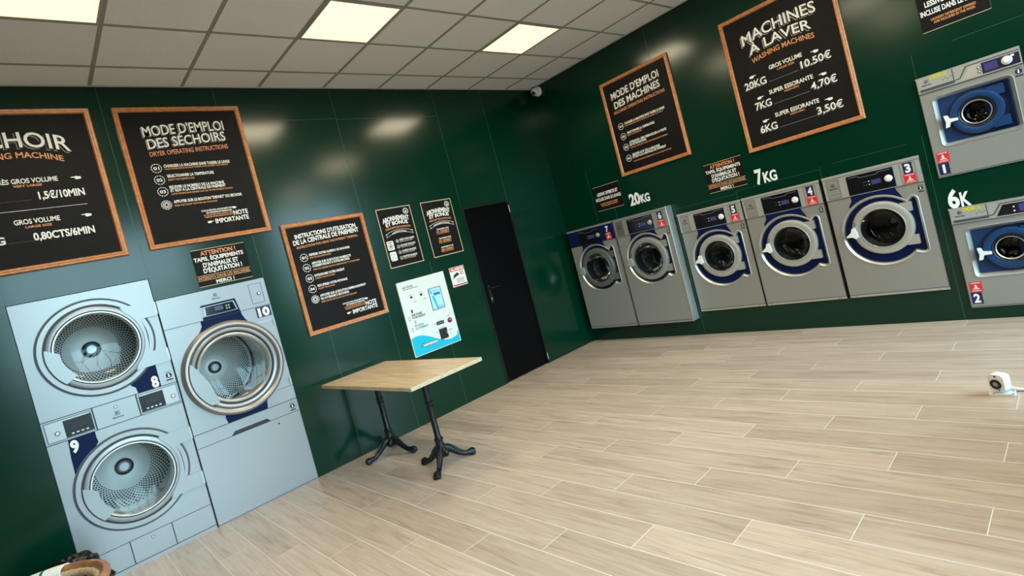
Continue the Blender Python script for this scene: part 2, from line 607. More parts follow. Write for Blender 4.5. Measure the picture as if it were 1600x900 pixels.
# left wall with one opening for the dryers and one for the door
m = MB()
e = -0.0015
outline = [(ROOM_X0, 0.0), (-5.417 + e, 0.0), (-5.417 + e, 1.935 - e), (-4.626 - e, 1.935 - e), (-4.626 - e, 1.764 - e), (-3.832 - e, 1.764 - e), (-3.832 - e, 0.0),
           (DOOR[0], 0.0), (DOOR[0], DOOR[3]), (DOOR[0] + DOOR[2], DOOR[3]), (DOOR[0] + DOOR[2], 0.0), (0.02, 0.0), (0.02, CEIL + 0.05), (ROOM_X0, CEIL + 0.05)]
m.plate(outline, [], 0.0, 0.06, 'green', back=True)
for x, z0, z1 in ((-6.62, 0, CEIL), (-5.415, 1.945, CEIL), (-4.622, 1.945, CEIL), (-3.83, 1.772, CEIL), (-2.80, 0.0, CEIL), (-1.60, 2.035, CEIL), (-0.89, 2.035, CEIL), (-3.41, 0, 1.2), (-2.19, 0, 1.55)):
    m.box(x - 0.0016, x + 0.0016, -0.0012, 0.001, z0, z1, 'joint')
m.box(-3.66, -2.80, -0.0012, 0.001, 3.098, 3.101, 'joint')
m.box(-2.80, -1.60, -0.0012, 0.001, 3.09, 3.093, 'joint')
wl = m.build('wall_left', kind='structure', smooth=False)

m = MB()
# built in the wall frame, then turned: u = -y
holes = [rect(W7[0] + e, W6[0] + W6[2] - e, W7[1] + e, W7[1] + W7[3] - e),
         rect(W5[0] + e, W3[0] + W3[2] - e, W5[1] + e, W3[1] + W3[3] + 0.001 - e),
         rect(W1[0] + e, W1[0] + W1[2] - e, W1[1] + e, W1[1] + W1[3] - e),
         rect(W2[0] + e, W2[0] + W2[2] - e, W2[1] + e, W2[1] + W2[3] - e)]
m.plate(rect(0.0, -ROOM_Y0, 0.0, CEIL + 0.05), holes, 0.0, 0.06, 'green', back=True)
for u, z0, z1 in ((0.552, 1.475, 2.15), (0.842, 1.475, 1.62), (1.762, 2.9, CEIL), (1.602, 0.0, 1.48), (3.852, 0.0, 1.5), (3.905, 1.945, 2.13), (2.315, 1.37, 1.447), (3.095, 1.37, 1.47)):
    m.box(u - 0.0014, u + 0.0014, -0.0012, 0.001, z0, z1, 'joint')
for u0, u1, z in ((2.315, 3.095, 1.447), (3.2, 3.75, 1.47), (4.16, 4.6, 2.13), (1.62, 2.3, 1.42)):
    m.box(u0, u1, -0.0012, 0.001, z - 0.0012, z + 0.0012, 'joint')
wr = m.build('wall_right', kind='structure', smooth=False)
wr.rotation_euler = (0, 0, -pi / 2)

m = MB()
m.box(ROOM_X0 - 0.1, ROOM_X0, ROOM_Y0, 1.0, 0, CEIL + 0.05, 'white_wall')
m.build('wall_end', kind='structure', smooth=False)
m = MB()
m.plate(rect(ROOM_X0 - 0.1, 0.1, 0.0, CEIL + 0.05), [rect(*w) for w in WINDOWS], ROOM_Y0, ROOM_Y0 - 0.15, 'white_wall', back=True)
m.build('wall_entrance', kind='structure', smooth=False)
m = MB()
m.box(ROOM_X0 - 0.1, 1.1, 1.0, 1.1, -0.1, CEIL + 0.1, 'void')  # unseen black shell, added behind both walls to block stray sky light
m.build('wall_light_block_left', kind='structure', smooth=False)
m = MB()
m.box(1.0, 1.1, ROOM_Y0 - 0.2, 1.0, -0.1, CEIL + 0.1, 'void')
m.build('wall_light_block_right', kind='structure', smooth=False)
m = MB()
m.box(0.06, 1.0, ROOM_Y0 - 0.15, ROOM_Y0, 0.0, CEIL + 0.05, 'void')
m.build('wall_light_block_end', kind='structure', smooth=False)
m = MB()
m.box(-40, 20, -40, ROOM_Y0 - 0.2, -0.2, -0.1, 'pavement')
m.build('ground', kind='structure', smooth=False)

for i, (a, b, z0, z1) in enumerate(WINDOWS):
    m = MB()
    yc = ROOM_Y0 - 0.07
    n = 4 if i == 0 else 2
    for k in range(n + 1):
        x = a + (b - a) * k / n
        x0, x1 = max(a, x - 0.03), min(b, x + 0.03)
        m.box(x0, x1, yc - 0.03, yc + 0.03, z0, z1, 'alu')
    for z in (z0, 2.2, z1 - 0.06):
        m.box(a, b, yc - 0.03, yc + 0.03, z, z + 0.06, 'alu')
    w = m.build('window_%d' % (i + 1), kind='structure', smooth=False)
    g = MB()
    g.box(a + 0.01, b - 0.01, yc - 0.003, yc + 0.003, z0 + 0.01, z1 - 0.01, 'window_glass')
    g.build('pane', w, smooth=False)

# ceiling: tiles flush in a T-bar grid, 0.6 m module
GX, GY = -0.453, -0.350
m = MB()
m.box(ROOM_X0 - 0.1, 1.05, ROOM_Y0 - 0.15, 1.05, CEIL, CEIL + 0.12, 'ceil_tile')
ce = m.build('ceiling', kind='structure', smooth=False)
m = MB()
x = GX
while x > ROOM_X0:
    m.box(x - 0.012, x + 0.012, ROOM_Y0, 0.0, CEIL - 0.004, CEIL + 0.002, 'ceil_bar')
    x -= 0.6
y = GY
while y > ROOM_Y0:
    m.box(ROOM_X0, 0.0, y - 0.012, y + 0.012, CEIL - 0.0035, CEIL + 0.002, 'ceil_bar')
    y -= 0.6
gb = m.build('grid_bars', ce, smooth=False)
gb['kind'] = 'structure'
m = MB()
m.box(ROOM_X0, 0.0, -0.022, 0.0, CEIL - 0.006, CEIL + 0.001, 'ceil_edge')
m.box(-0.022, 0.0, ROOM_Y0, -0.022, CEIL - 0.006, CEIL + 0.001, 'ceil_edge')
et = m.build('trim_1', kind='structure', smooth=False)

# square light panels, every third tile
proto_frame = MB()
proto_frame.plate(rect(-0.288, 0.288, -0.288, 0.288), [rect(-0.274, 0.274, -0.274, 0.274)], 0, 0.008, 'panel_frame', back=True)
proto_diff = MB().box(-0.274, 0.274, 0.002, 0.008, -0.274, 0.274, 'panel_light')


def rot_down(mb):
    mb.v = [(p[0], p[2], p[1]) for p in mb.v]
    return mb


rot_down(proto_frame); rot_down(proto_diff)
LIGHT_LABELS = {
    (0, 0): 'lit square ceiling panel nearest the corner camera',
    (1, 0): 'lit square ceiling panel above the payment instructions board, middle of its row',
    (2, 0): 'lit square ceiling panel above the dryers, cut by the photo\'s top left corner',
}
pf = pd = None
for j in range(3):
    for i in range(3):
        lx = GX - 0.6 * (1.5 + 3 * i)
        ly = GY - 0.6 * (1.5 + 3 * j)
        lab = LIGHT_LABELS.get((i, j), 'lit square ceiling panel out of frame, %s row towards the shop windows, %s along it' % (('', 'second', 'third')[j], ('first', 'second', 'third')[i]))
        t = thing('ceiling_light', lab, 'ceiling light', (lx, ly, CEIL - 0.008), 0, 'square ceiling light panels')
        la = bpy.data.lights.new('lamp', 'AREA')
        la.shape = 'SQUARE'; la.size = 0.54; la.energy = LAMP_WATTS; la.color = LAMP_COLOR
        lo = bpy.data.objects.new('lamp', la)
        COL.objects.link(lo); lo.parent = t; lo.location = (0, 0, -0.004)
        if pf is None:
            pf = proto_frame.build('frame', t, smooth=False)
            pd = proto_diff.build('diffuser', t, smooth=False)
        else:
            for src in (pf, pd):
                c = src.copy()
                COL.objects.link(c)
                c.parent = t

# door in the left wall
m = MB()
dx0, dw, dh = 0.0, DOOR[2], DOOR[3]
dr = thing('door_1', 'narrow plain black door with lever handle in the green wall', 'door', (DOOR[0], 0, 0))
dr['kind'] = 'structure'
MB().plate(rect(0.022, dw - 0.022, 0.008, dh - 0.024), [], 0.012, 0.055, 'black_door', back=True).build('door_leaf', dr, bevel=0.002)
MB().plate([(0, 0.004), (0.02, 0.004), (0.02, dh - 0.02), (dw - 0.02, dh - 0.02), (dw - 0.02, 0.004), (dw, 0.004), (dw, dh), (0, dh)], [], -0.006, 0.06, 'black_metal').build('door_frame', dr)
m = MB()
m.plate(rect(0.075, 0.115, 0.915, 1.125, 0.008), [], 0.0, 0.012, 'black_metal')
m.lathe(0.095, 1.085, [(0.0, -0.045), (0.011, -0.045), (0.011, 0.0)], 'black_metal', 16)
m.tube([(0.09, -0.045, 1.085), (0.15, -0.047, 1.085), (0.215, -0.042, 1.083)], [0.010, 0.009, 0.008], 'black_metal', 10)
m.plate(rect(0.088, 0.102, 0.95, 0.985, 0.006), [], -0.003, 0.001, 'steel_slot')
m.build('lever_handle', dr)
for z in (1.93, 0.09):
    MB().lathe(0, 0, [(0, 0), (0.008, 0), (0.008, 0.07), (0, 0.07)], 'steel_slot', 12)
    h = MB()
    h.spin(dw - 0.016, -0.012, [(0, z - 0.04), (0.008, z - 0.04), (0.008, z + 0.04), (0, z + 0.04)], 'steel_slot', 12)
    h.build('hinge', dr)


# ------------------------------------------------------------------ shared machine details
def maker_mark(mb, cx, cz, s, y, m, word=True):
    """square emblem with the half round and wedge, and the maker's name below"""
    mb.plate(rect(cx - s, cx + s, cz - s, cz + s, s * 0.3), [rect(cx - s * .8, cx + s * .8, cz - s * .8, cz + s * .8, s * 0.2)], y, None, m)
    mb.add([(p[0], y, p[1]) for p in circle(cx - s * 0.05, cz, s * 0.6, 16, 90, 270)], [tuple(range(17))], m)
    mb.add([(cx + s * 0.05, y, cz + s * 0.1), (cx + s * 0.62, y, cz + s * 0.1), (cx + s * 0.05, y, cz + s * 0.6)], [(0, 1, 2)], m)
    mb.add([(cx + s * 0.05, y, cz - s * 0.1), (cx + s * 0.62, y, cz - s * 0.1), (cx + s * 0.05, y, cz - s * 0.6)], [(0, 1, 2)], m)
    if word:
        w = s * 2.3
        mb.text('Electrolux', cx - w, cx + w, cz - s * 2.4, s * 0.85, y, m, bold=0.03)
    return mb


def info_mark(mb, cx, cz, s, y, m='black_print', w='white'):
    mb.disc(cx, cz, s * 0.9, y, m, 24)
    mb.disc(cx, cz + s * 0.42, s * 0.2, y - 0.0004, w, 10)
    mb.add([(p[0], y - 0.0004, p[1]) for p in rect(cx - s * .2, cx + s * .2, cz - s * .6, cz + s * .15)], [(0, 1, 2, 3)], w)
    mb.add([(p[0], y, p[1]) for p in rect(cx - s, cx + s, cz - s * 1.7, cz - s * 1.25)], [(0, 1, 2, 3)], m)
    mb.add([(p[0], y, p[1]) for p in rect(cx - s, cx + s, cz + s * 1.15, cz + s * 1.3)], [(0, 1, 2, 3)], m)
    return mb


def quad(mb, x0, x1, z0, z1, y, m):
    return mb.add([(x0, y, z0), (x1, y, z0), (x1, y, z1), (x0, y, z1)], [(0, 1, 2, 3)], m)


def stick_number(parent, n, x0, x1, z0, z1, y, label=None):
    mb = MB()
    mb.plate(rect(x0, x1, z0, z1), [], y - 0.0008, y, 'decal_navy')
    w, h = x1 - x0, z1 - z0
    mb.text(n, x0 + w * (.36 if n == '1' else .2), x1 - w * (.40 if n == '1' else .2), z0 + h * .14, h * .72, y - 0.0014, 'white', bold=0.02 if n == '1' else 0.04)
    return mb.build('number_sticker', parent, label=label)


def stick_red(parent, x0, x1, z0, z1, y):
    mb = MB()
    mb.plate(rect(x0, x1, z0, z1), [], y - 0.0008, y, 'decal_red')
    w, h = x1 - x0, z1 - z0
    cx, cz = (x0 + x1) / 2, z0 + h * .5
    yy = y - 0.0014
    # drop above an open hand, with a line of print over and under it
    mb.add([(p[0], yy, p[1]) for p in circle(cx, cz, h * .11, 16)], [tuple(range(16))], 'white')
    mb.add([(cx - h * .10, yy, cz + h * .04), (cx + h * .10, yy, cz + h * .04), (cx, yy, cz + h * .27)], [(0, 1, 2)], 'white')
    quad(mb, cx - w * .26, cx + w * .26, cz - h * .20, cz - h * .13, yy, 'white')
    mb.text('LESSIVE', x0 + w * .12, x1 - w * .12, z0 + h * .83, h * .10, yy, 'white', bold=0.02)
    mb.text('OFFERTE', x0 + w * .12, x1 - w * .12, z0 + h * .10, h * .10, yy, 'white', bold=0.02)
    return mb.build('warning_sticker', parent)


def drum(parent, cx, cz, R, depth, y0, dish, hub, body='drum', rows=11, per=54, rim=None, baffle=True):
    """open drum with a perforated, slightly coned back"""
    mb = MB()
    mb.lathe(cx, cz, [(R * 0.80, y0), (R * 0.97, y0 + 0.03), (R, y0 + 0.07), (R, y0 + depth)], body)
    mb.lathe(cx, cz, [(R, y0 + depth), (R * .95, y0 + depth + 0.01), (dish, y0 + depth - 0.03), (dish * .8, y0 + depth - 0.045), (hub * 1.2, y0 + depth - 0.05), (0.0001, y0 + depth - 0.05)], body)
    o = mb.build('drum', parent)
    hb = MB()
    r0, r1 = dish * 1.08, R * 0.88
    for k in range(rows):
        r = r0 + (r1 - r0) * k / (rows - 1)
        t = (r - dish) / (R * .95 - dish)
        y = y0 + depth - 0.03 + 0.04 * t - 0.0025
        hr = min(0.0075, pi * r / per * 0.55)
        for i in range(per):
            a = 2 * pi * (i + 0.5 * (k % 2)) / per
            hx, hz = cx + r * cos(a), cz + r * sin(a)
            hb.add([(hx + hr * cos(b * pi / 3), y, hz + hr * sin(b * pi / 3)) for b in range(6)], [(0, 1, 2, 3, 4, 5)], 'hole')
    hb.build('perforation', o)
    h = MB()
    y = y0 + depth - 0.05
    h.lathe(cx, cz, [(hub, y + 0.02), (hub, y - 0.02), (hub * .72, y - 0.028), (hub * .70, y - 0.018)], 'rubber', 32)
    h.lathe(cx, cz, [(hub * .70, y - 0.018), (hub * .5, y - 0.026), (0.0001, y - 0.026)], 'silver_lid', 32)
    h.build('hub', o)
    if rim:
        MB().lathe(cx, cz, [(R * .985, y0 + depth - 0.03), (R * .95, y0 + depth - 0.035), (R * .945, y0 + depth - 0.02), (R * .985, y0 + depth - 0.01)], rim).build('rim_seal', o)
    if baffle:
        for a in (-60, 60, 180):
            b = MB()
            a = radians(a)
            for rr in (R * .985,):
                px, pz = cx + rr * cos(a), cz + rr * sin(a)
                ix, iz = cx + R * .80 * cos(a), cz + R * .80 * sin(a)
                tx, tz = -sin(a) * 0.035, cos(a) * 0.035
                ya, yb = y0 + 0.10, y0 + depth - 0.05
                vs = []
                for yy in (ya, yb):
                    vs += [(px + tx, yy, pz + tz), (ix + tx * .3, yy, iz + tz * .3), (ix - tx * .3, yy, iz - tz * .3), (px - tx, yy, pz - tz)]
                b.add(vs, [(0, 1, 2, 3), (4, 5, 6, 7), (0, 1, 5, 4), (1, 2, 6, 5), (2, 3, 7, 6)], body)
            b.build('baffle', o)
    return o


def cabinet(mb, w, h, yf, yb, holes, face, side, outer=None):
    """front sheet with holes plus sides, top, bottom and back"""
    outer = outer or rect(0, w, 0, h)
    mb.plate(outer, holes, yf, yf + 0.004, face)
    n = len(outer)
    mb.loft(outer, yf, outer, yb, side)
    mb.add([(p[0], yb, p[1]) for p in outer], [tuple(range(n))], side)
    return mb


# ------------------------------------------------------------------ dryers
def flush_dryer_door(root, cx, cz, arms, name='door'):
    """big round flush door of the stacked dryer: rings, glass, handle and hinge arms"""
    yf = -0.014
    d = MB()
    d.lathe(cx, cz, [(0.339, 0.003), (0.339, -0.0015), (0.328, -0.0015)], 'groove', 96)
    d.lathe(cx, cz, [(0.328, 0.0), (0.326, yf + 0.002), (0.324, yf), (0.297, yf), (0.294, yf + 0.002), (0.294, yf + 0.006)], 'silver', 96)
    d.lathe(cx, cz, [(0.294, yf + 0.005), (0.281, yf + 0.005)], 'rubber', 96)
    d.lathe(cx, cz, [(0.281, yf + 0.006), (0.280, yf - 0.002), (0.276, yf - 0.004), (0.254, yf - 0.004), (0.252, yf + 0.003)], 'silver', 96)
    d.lathe(cx, cz, [(0.252, yf + 0.003), (0.245, yf + 0.003)], 'rubber', 96)
    d.lathe(cx, cz, [(0.246, yf + 0.002), (0.245, yf - 0.003), (0.238, yf - 0.003), (0.234, yf + 0.006), (0.233, 0.10)], 'satin', 96)
    dm = d.build(name, root)
    # glass, gently domed inwards
    MB().lathe(cx, cz, [(0.2335, yf + 0.008), (0.21, yf + 0.016), (0.13, yf + 0.030), (0.0001, yf + 0.038)], 'glass', 64).build('glass', dm)
    # flat pull at the left of the ring
    pts = circle(cx, cz, 0.287, 16, 168, 222) + circle(cx, cz, 0.208, 14, 226, 176)
    MB().plate(pts, [], yf - 0.008, yf + 0.004, 'silver').build('pull_handle', dm, bevel=0.002)
    # hinge side: two arms reaching the right edge joined by a bowed web
    (a0, a1), (b0, b1) = arms
    R = 0.262
    def onr(z):
        return cx + sqrt(max(0, 0.300 ** 2 - (z - cz) ** 2))
    web = [(onr(b0) - 0.02, b0), (0.786, b0), (0.780, b1), (0.690, b1)]
    web += [(0.668 + 0.020 * cos(radians(t)), (b1 + a0) / 2 + (a0 - b1) / 2 * sin(radians(t))) for t in range(-70, 71, 20)]
    web += [(0.690, a0), (0.780, a0), (0.776, a1), (onr(a1) - 0.02, a1)]
    k = 12
    t0, t1 = atan2(a1 - cz, onr(a1) - 0.02 - cx), atan2(b0 - cz, onr(b0) - 0.02 - cx)
    web += [(cx + 0.272 * cos(t0 + (t1 - t0) * i / k), cz + 0.272 * sin(t0 + (t1 - t0) * i / k)) for i in range(1, k)]
    MB().plate(web, [], yf - 0.008, 0.0, 'silver').build('hinge_arm', dm, bevel=0.0015)
    c = MB()
    c.plate([(0.668 + 0.030 * cos(radians(t)) - 0.004, (b1 + a0) / 2 + (a0 - b1) * .5 * sin(radians(t))) for t in range(-70, 71, 10)] +
            [(0.668 + 0.020 * cos(radians(t)) - 0.004, (b1 + a0) / 2 + (a0 - b1) * .5 * sin(radians(t))) for t in range(70, -71, -10)], [], yf - 0.003, 0.0, 'groove')
    c.build('finger_recess', dm)
    for z in ((a0 + a1) / 2, (b0 + b1) / 2):
        MB().box(0.776, 0.789, yf - 0.010, 0.0, z - 0.045, z + 0.045, 'silver_lid').build('hinge_pin', dm)
    return dm


def blue_corner(root, pts, cx, cz, R=0.337, keep_out=True):
    """flat navy print on the front sheet"""
    return MB().plate(pts, [], -0.0012, 0.0, 'navy').build('navy_panel', root)


def wedge(cx, cz, R, corner, ax, az, flip=False):
    """corner piece between a ring and two straight edges"""
    t0, t1 = atan2(az[1] - cz, az[0] - cx), atan2(ax[1] - cz, ax[0] - cx)
    k = 12
    arc = [(cx + R * cos(t0 + (t1 - t0) * i / k), cz + R * sin(t0 + (t1 - t0) * i / k)) for i in range(k + 1)]
    return arc


x0, z0, w, h = STACK
st = thing('stacked_dryer', 'double-stacked silver tumble dryer with two round doors numbered 8 and 9', 'dryer', (x0, 0, 0), 0, 'tumble dryers in the green wall')
C8, C9 = (0.400, 1.538), (0.396, 0.586)
mb = MB()
cabinet(mb, w, h, 0.0, 0.92, [circle(*C8, 0.30, 80), circle(*C9, 0.30, 80)], 'silver', 'steel_dk')
st_body = mb.build('cabinet', st)
sm = MB()
for (a, b, c_, d_) in ((0.0, w, 1.141, 1.146), (0.0, w, 0.985, 0.990), (0.0, 0.004, 0.0, h), (w - 0.004, w, 0.0, h), (0.0, w, 0.185, 0.189), (0.0, w, 0.024, 0.029)):
    quad(sm, a, b, c_, d_, -0.0010, 'seam')
for xx in (0.274, 0.528):
    quad(sm, xx - 0.004, xx + 0.004, 0.990, 1.141, -0.0012, 'seam')
    quad(sm, xx - 0.003, xx + 0.003, 0.029, 0.185, -0.0012, 'seam')
quad(sm, 0.0, w, h - 0.004, h, -0.0010, 'seam')
sm.build('panel_seams', st)
d8 = flush_dryer_door(st, *C8, ((1.657, 1.768), (1.308, 1.411)))
d9 = flush_dryer_door(st, *C9, ((0.700, 0.803), (0.353, 0.457)))
drum(st, C8[0], C8[1], 0.355, 0.62, 0.06, 0.17, 0.062, rows=10, per=62)
drum(st, C9[0], C9[1], 0.355, 0.62, 0.06, 0.17, 0.062, rows=10, per=62)
for cc in (C8, C9):
    MB().lathe(cc[0], cc[1], [(0.30, 0.003), (0.30, 0.05), (0.285, 0.062)], 'drum').build('door_throat', st)
    f = MB()
    f.box(cc[0] - 0.02, cc[0] + 0.02, 0.02, 0.07, cc[1] - 0.285, cc[1] - 0.235, 'steel_slot')
    f.build('lint_catch', st)
# navy corners with the numbers
def nav(parent, pts, name='navy_panel'):
    return MB().plate(pts, [], -0.0014, 0.0, 'navy').build(name, parent)
def arc(c, R, a0, a1, k=14):
    return [(c[0] + R * cos(radians(a0 + (a1 - a0) * i / k)), c[1] + R * sin(radians(a0 + (a1 - a0) * i / k))) for i in range(k + 1)]
nav(st, [(0.690, 1.146), (0.690, 1.325)] + arc(C8, 0.337, -39, -70, 10) + [(0.522, 1.205), (0.541, 1.190), (0.546, 1.146)])
nav(st, [(0.112, 0.985), (0.104, 0.870), (0.100, 0.735)] + arc(C9, 0.337, 153, 117, 10) + [(0.262, 0.912), (0.258, 0.940), (0.258, 0.985)])
t8 = MB().text('8', 0.638, 0.682, 1.152, 0.076, -0.0022, 'white', bold=0.05).build('door_number', st)
t9 = MB().text('9', 0.116, 0.160, 0.897, 0.076, -0.0022, 'white', bold=0.05).build('door_number', st)
ic = MB(); info_mark(ic, 0.752, 1.205, 0.022, -0.0012); ic.build('info_mark', st)
# control band
for (a, b, disp, lock) in ((0.008, 0.268, (0.112, 0.262), 0.073), (0.534, 0.784, (0.540, 0.688), 0.743)):
    cb = MB()
    cb.plate(rect(a + 0.006, b - 0.004, 0.998, 1.132), [rect(a + 0.010, b - 0.008, 1.002, 1.128)], -0.0014, 0.0, 'seam')
    cb.plate(rect(a + 0.010, b - 0.008, 1.002, 1.128), [], -0.0035, 0.0, 'silver_lid')
    ctrl = cb.build('control_panel', st)
    dp = MB()
    dp.plate(rect(disp[0], disp[1], 1.004, 1.118), [], -0.006, 0.0, 'display')
    cxm = (disp[0] + disp[1]) / 2
    dp.add([(cxm - 0.04, -0.0064, 1.050), (cxm + 0.045, -0.0064, 1.050), (cxm + 0.045, -0.0064, 1.082), (cxm - 0.035, -0.0064, 1.085)], [(0, 1, 2, 3)], 'seam')
    for k in range(4):
        quad(dp, disp[0] + 0.03 + k * 0.026, disp[0] + 0.044 + k * 0.026, 1.018, 1.026, -0.0064, 'knob')
    dp.build('display', ctrl)
    lkb = MB()
    lkb.lathe(lock, 1.050, [(0.0145, -0.0035), (0.0145, -0.007), (0.010, -0.008)], 'black_metal', 24)
    lkb.lathe(lock, 1.050, [(0.010, -0.008), (0.0001, -0.008)], 'knob', 24)
    lkb.build('lock', ctrl)
lg = MB()
maker_mark(lg, 0.402, 1.058, 0.014, -0.0012, 'black_print')
lg.build('maker_badge', st)
lg = MB()
lg.lathe(0.402, 1.102, [(0.0105, 0.0), (0.0105, -0.003), (0.007, -0.003)], 'black_metal', 20)
lg.disc(0.402, 1.102, 0.007, -0.003, 'knob', 16)
lg.build('lock', st)
kl = MB()
kl.lathe(0.404, 0.150, [(0.0085, 0.0), (0.0085, -0.003), (0.005, -0.003)], 'black_metal', 20)
kl.disc(0.404, 0.150, 0.005, -0.003, 'knob', 16)
kl.build('service_lock', st)

# single dryer 10
x0, z0, w, h = DRYER
s10 = thing('tumble_dryer', 'single silver tumble dryer number 10 with wide bronze door ring', 'dryer', (x0, 0, 0), 0, 'tumble dryers in the green wall')
C10 = (0.397, 1.116)
mb = MB()
cabinet(mb, w, h, 0.0, 0.92, [circle(*C10, 0.31, 80)], 'silver', 'steel_dk')
mb.build('cabinet', s10)
sm = MB()
for (a, b, c_, d_) in ((0.0, w, 1.530, 1.534), (0.0, w, 0.706, 0.711), (0.0, w, 0.602, 0.606), (0.655, w, 0.821, 0.824), (0.0, 0.004, 0, h), (w - 0.004, w, 0, h), (0, w, h - 0.004, h), (0, w, 0.004, 0.008)):
    quad(sm, a, b, c_, d_, -0.0010, 'seam')
sm.build('panel_seams', s10)
nav(s10, [(0.272, 1.534), (0.548, 1.534), (0.530, 1.648), (0.276, 1.648)])
nav(s10, arc(C10, 0.372, 119, 59, 16) + [(0.566, 1.462), (0.552, 1.500), (0.548, 1.530), (0.250, 1.530), (0.250, 1.490), (0.232, 1.462)])
nav(s10, [(0.248, 0.711), (0.552, 0.711), (0.560, 0.770)] + arc(C10, 0.372, -60, -114, 14) + [(0.240, 0.755)])
dp = MB()
dp.plate([(0.268, 1.556), (0.532, 1.556), (0.516, 1.634), (0.276, 1.634)], [], -0.004, 0.0, 'silver_lid')
dp.plate([(0.276, 1.560), (0.522, 1.560), (0.508, 1.629), (0.284, 1.629)], [], -0.006, 0.0, 'display')
dp.plate([(0.278, 1.562), (0.300, 1.562), (0.306, 1.627), (0.286, 1.627)], [], -0.0068, -0.004, 'steel_slot')
quad(dp, 0.368, 0.430, 1.585, 1.618, -0.0072, 'lcd')
for k in range(4):
    dp.disc(0.455 + 0.018 * (k % 2), 1.585 + 0.02 * (k // 2), 0.006, -0.0072, 'steel_slot', 12)
dp.build('display', s10)
lg = MB(); maker_mark(lg, 0.400, 1.708, 0.0135, -0.0012, 'black_print'); lg.build('maker_badge', s10)
lp = MB()
lp.plate(rect(0.652, 0.752, 1.562, 1.728), [rect(0.655, 0.749, 1.565, 1.725)], -0.0012, 0.0, 'seam')
lp.lathe(0.718, 1.641, [(0.0145, 0.0), (0.0145, -0.006), (0.010, -0.008)], 'black_metal', 24)
lp.disc(0.718, 1.641, 0.010, -0.008, 'knob', 20)
lp.build('coin_box_lock', s10)
nb = MB()
nb.plate(rect(0.660, 0.776, 1.440, 1.528), [], -0.0012, 0.0, 'decal_navy')
nb.text('10', 0.674, 0.764, 1.450, 0.066, -0.002, 'white', bold=0.05)
nb.build('number_sticker', s10)
ic = MB(); info_mark(ic, 0.738, 0.655, 0.022, -0.0012); ic.build('info_mark', s10)
hr = MB()
hr.plate([(0.245, 0.604), (0.550, 0.604), (0.522, 0.634), (0.276, 0.634)], [], -0.0016, 0.0, 'seam')
hr.plate([(0.262, 0.608), (0.534, 0.608), (0.516, 0.628), (0.282, 0.628)], [], -0.0020, 0.0, 'rubber')
hr.build('drawer_grip', s10)
lk_ = MB(); lk_.lathe(0.600, 0.560, [(0.007, 0), (0.007, -0.003), (0.0001, -0.003)], 'black_metal', 16); lk_.build('service_lock', s10)
d = MB()
d.lathe(*C10, [(0.372, 0.0), (0.372, -0.020), (0.366, -0.042), (0.350, -0.056), (0.334, -0.056), (0.322, -0.046)], 'bronze', 96)
d.lathe(*C10, [(0.322, -0.046), (0.320, -0.040), (0.313, -0.040), (0.312, -0.046)], 'groove', 96)
d.lathe(*C10, [(0.312, -0.046), (0.302, -0.050), (0.290, -0.046), (0.285, -0.036)], 'silver_ring', 96)
d.lathe(*C10, [(0.285, -0.036), (0.283, -0.030), (0.272, -0.030), (0.271, -0.036)], 'rubber', 96)
d.lathe(*C10, [(0.271, -0.036), (0.262, -0.040), (0.254, -0.032), (0.248, -0.020), (0.247, 0.10)], 'satin', 96)
dd = d.build('door', s10)
MB().lathe(*C10, [(0.2475, -0.022), (0.22, -0.012), (0.14, 0.004), (0.0001, 0.012)], 'glass', 64).build('glass', dd)
pts = arc(C10, 0.325, 158, 224, 16) + [(C10[0] - 0.175, C10[1] - 0.222), (C10[0] - 0.212, C10[1] - 0.05), (C10[0] - 0.268, C10[1] + 0.07)]
MB().plate(pts, [], -0.062, -0.036, 'silver').build('pull_handle', dd, bevel=0.003)
hp = MB()
hp.plate(rect(0.640, 0.786, 1.395, 1.412, 0), [], -0.002, 0.0, 'silver_lid')
for z in (1.385, 0.862):
    hp.box(0.768, 0.782, -0.012, 0.0, z - 0.03, z + 0.03, 'silver_lid')
hp.build('hinge_pin', dd)
drum(s10, C10[0], C10[1], 0.335, 0.66, 0.05, 0.105, 0.052, rows=15, per=64, rim='rubber')
MB().lathe(C10[0], C10[1], [(0.31, 0.003), (0.31, 0.05), (0.29, 0.06)], 'drum').build('door_throat', s10)


# ------------------------------------------------------------------ tall and flush front-load washers
def d_outline(cx, cz, R, xr, zt, zb, r=0.045):
    pts = circle(cx, cz, R, 44, 46, 312)[:]
    zbl = cz + R * sin(radians(312))
    p = list(pts)
    # lower hinge corner
    p += [(cx + R * cos(radians(312)) + 0.028, zb + 0.004)]
    for i in range(6):
        a = radians(-90 + 90 * i / 5)
        p.append((xr - r + r * cos(a), zb + r + r * sin(a)))
    for i in range(6):
        a = radians(90 * i / 5)
        p.append((xr - r + r * cos(a), zt - r + r * sin(a)))
    p += [(cx + R * cos(radians(46)) + 0.028, zt - 0.004)]
    return p


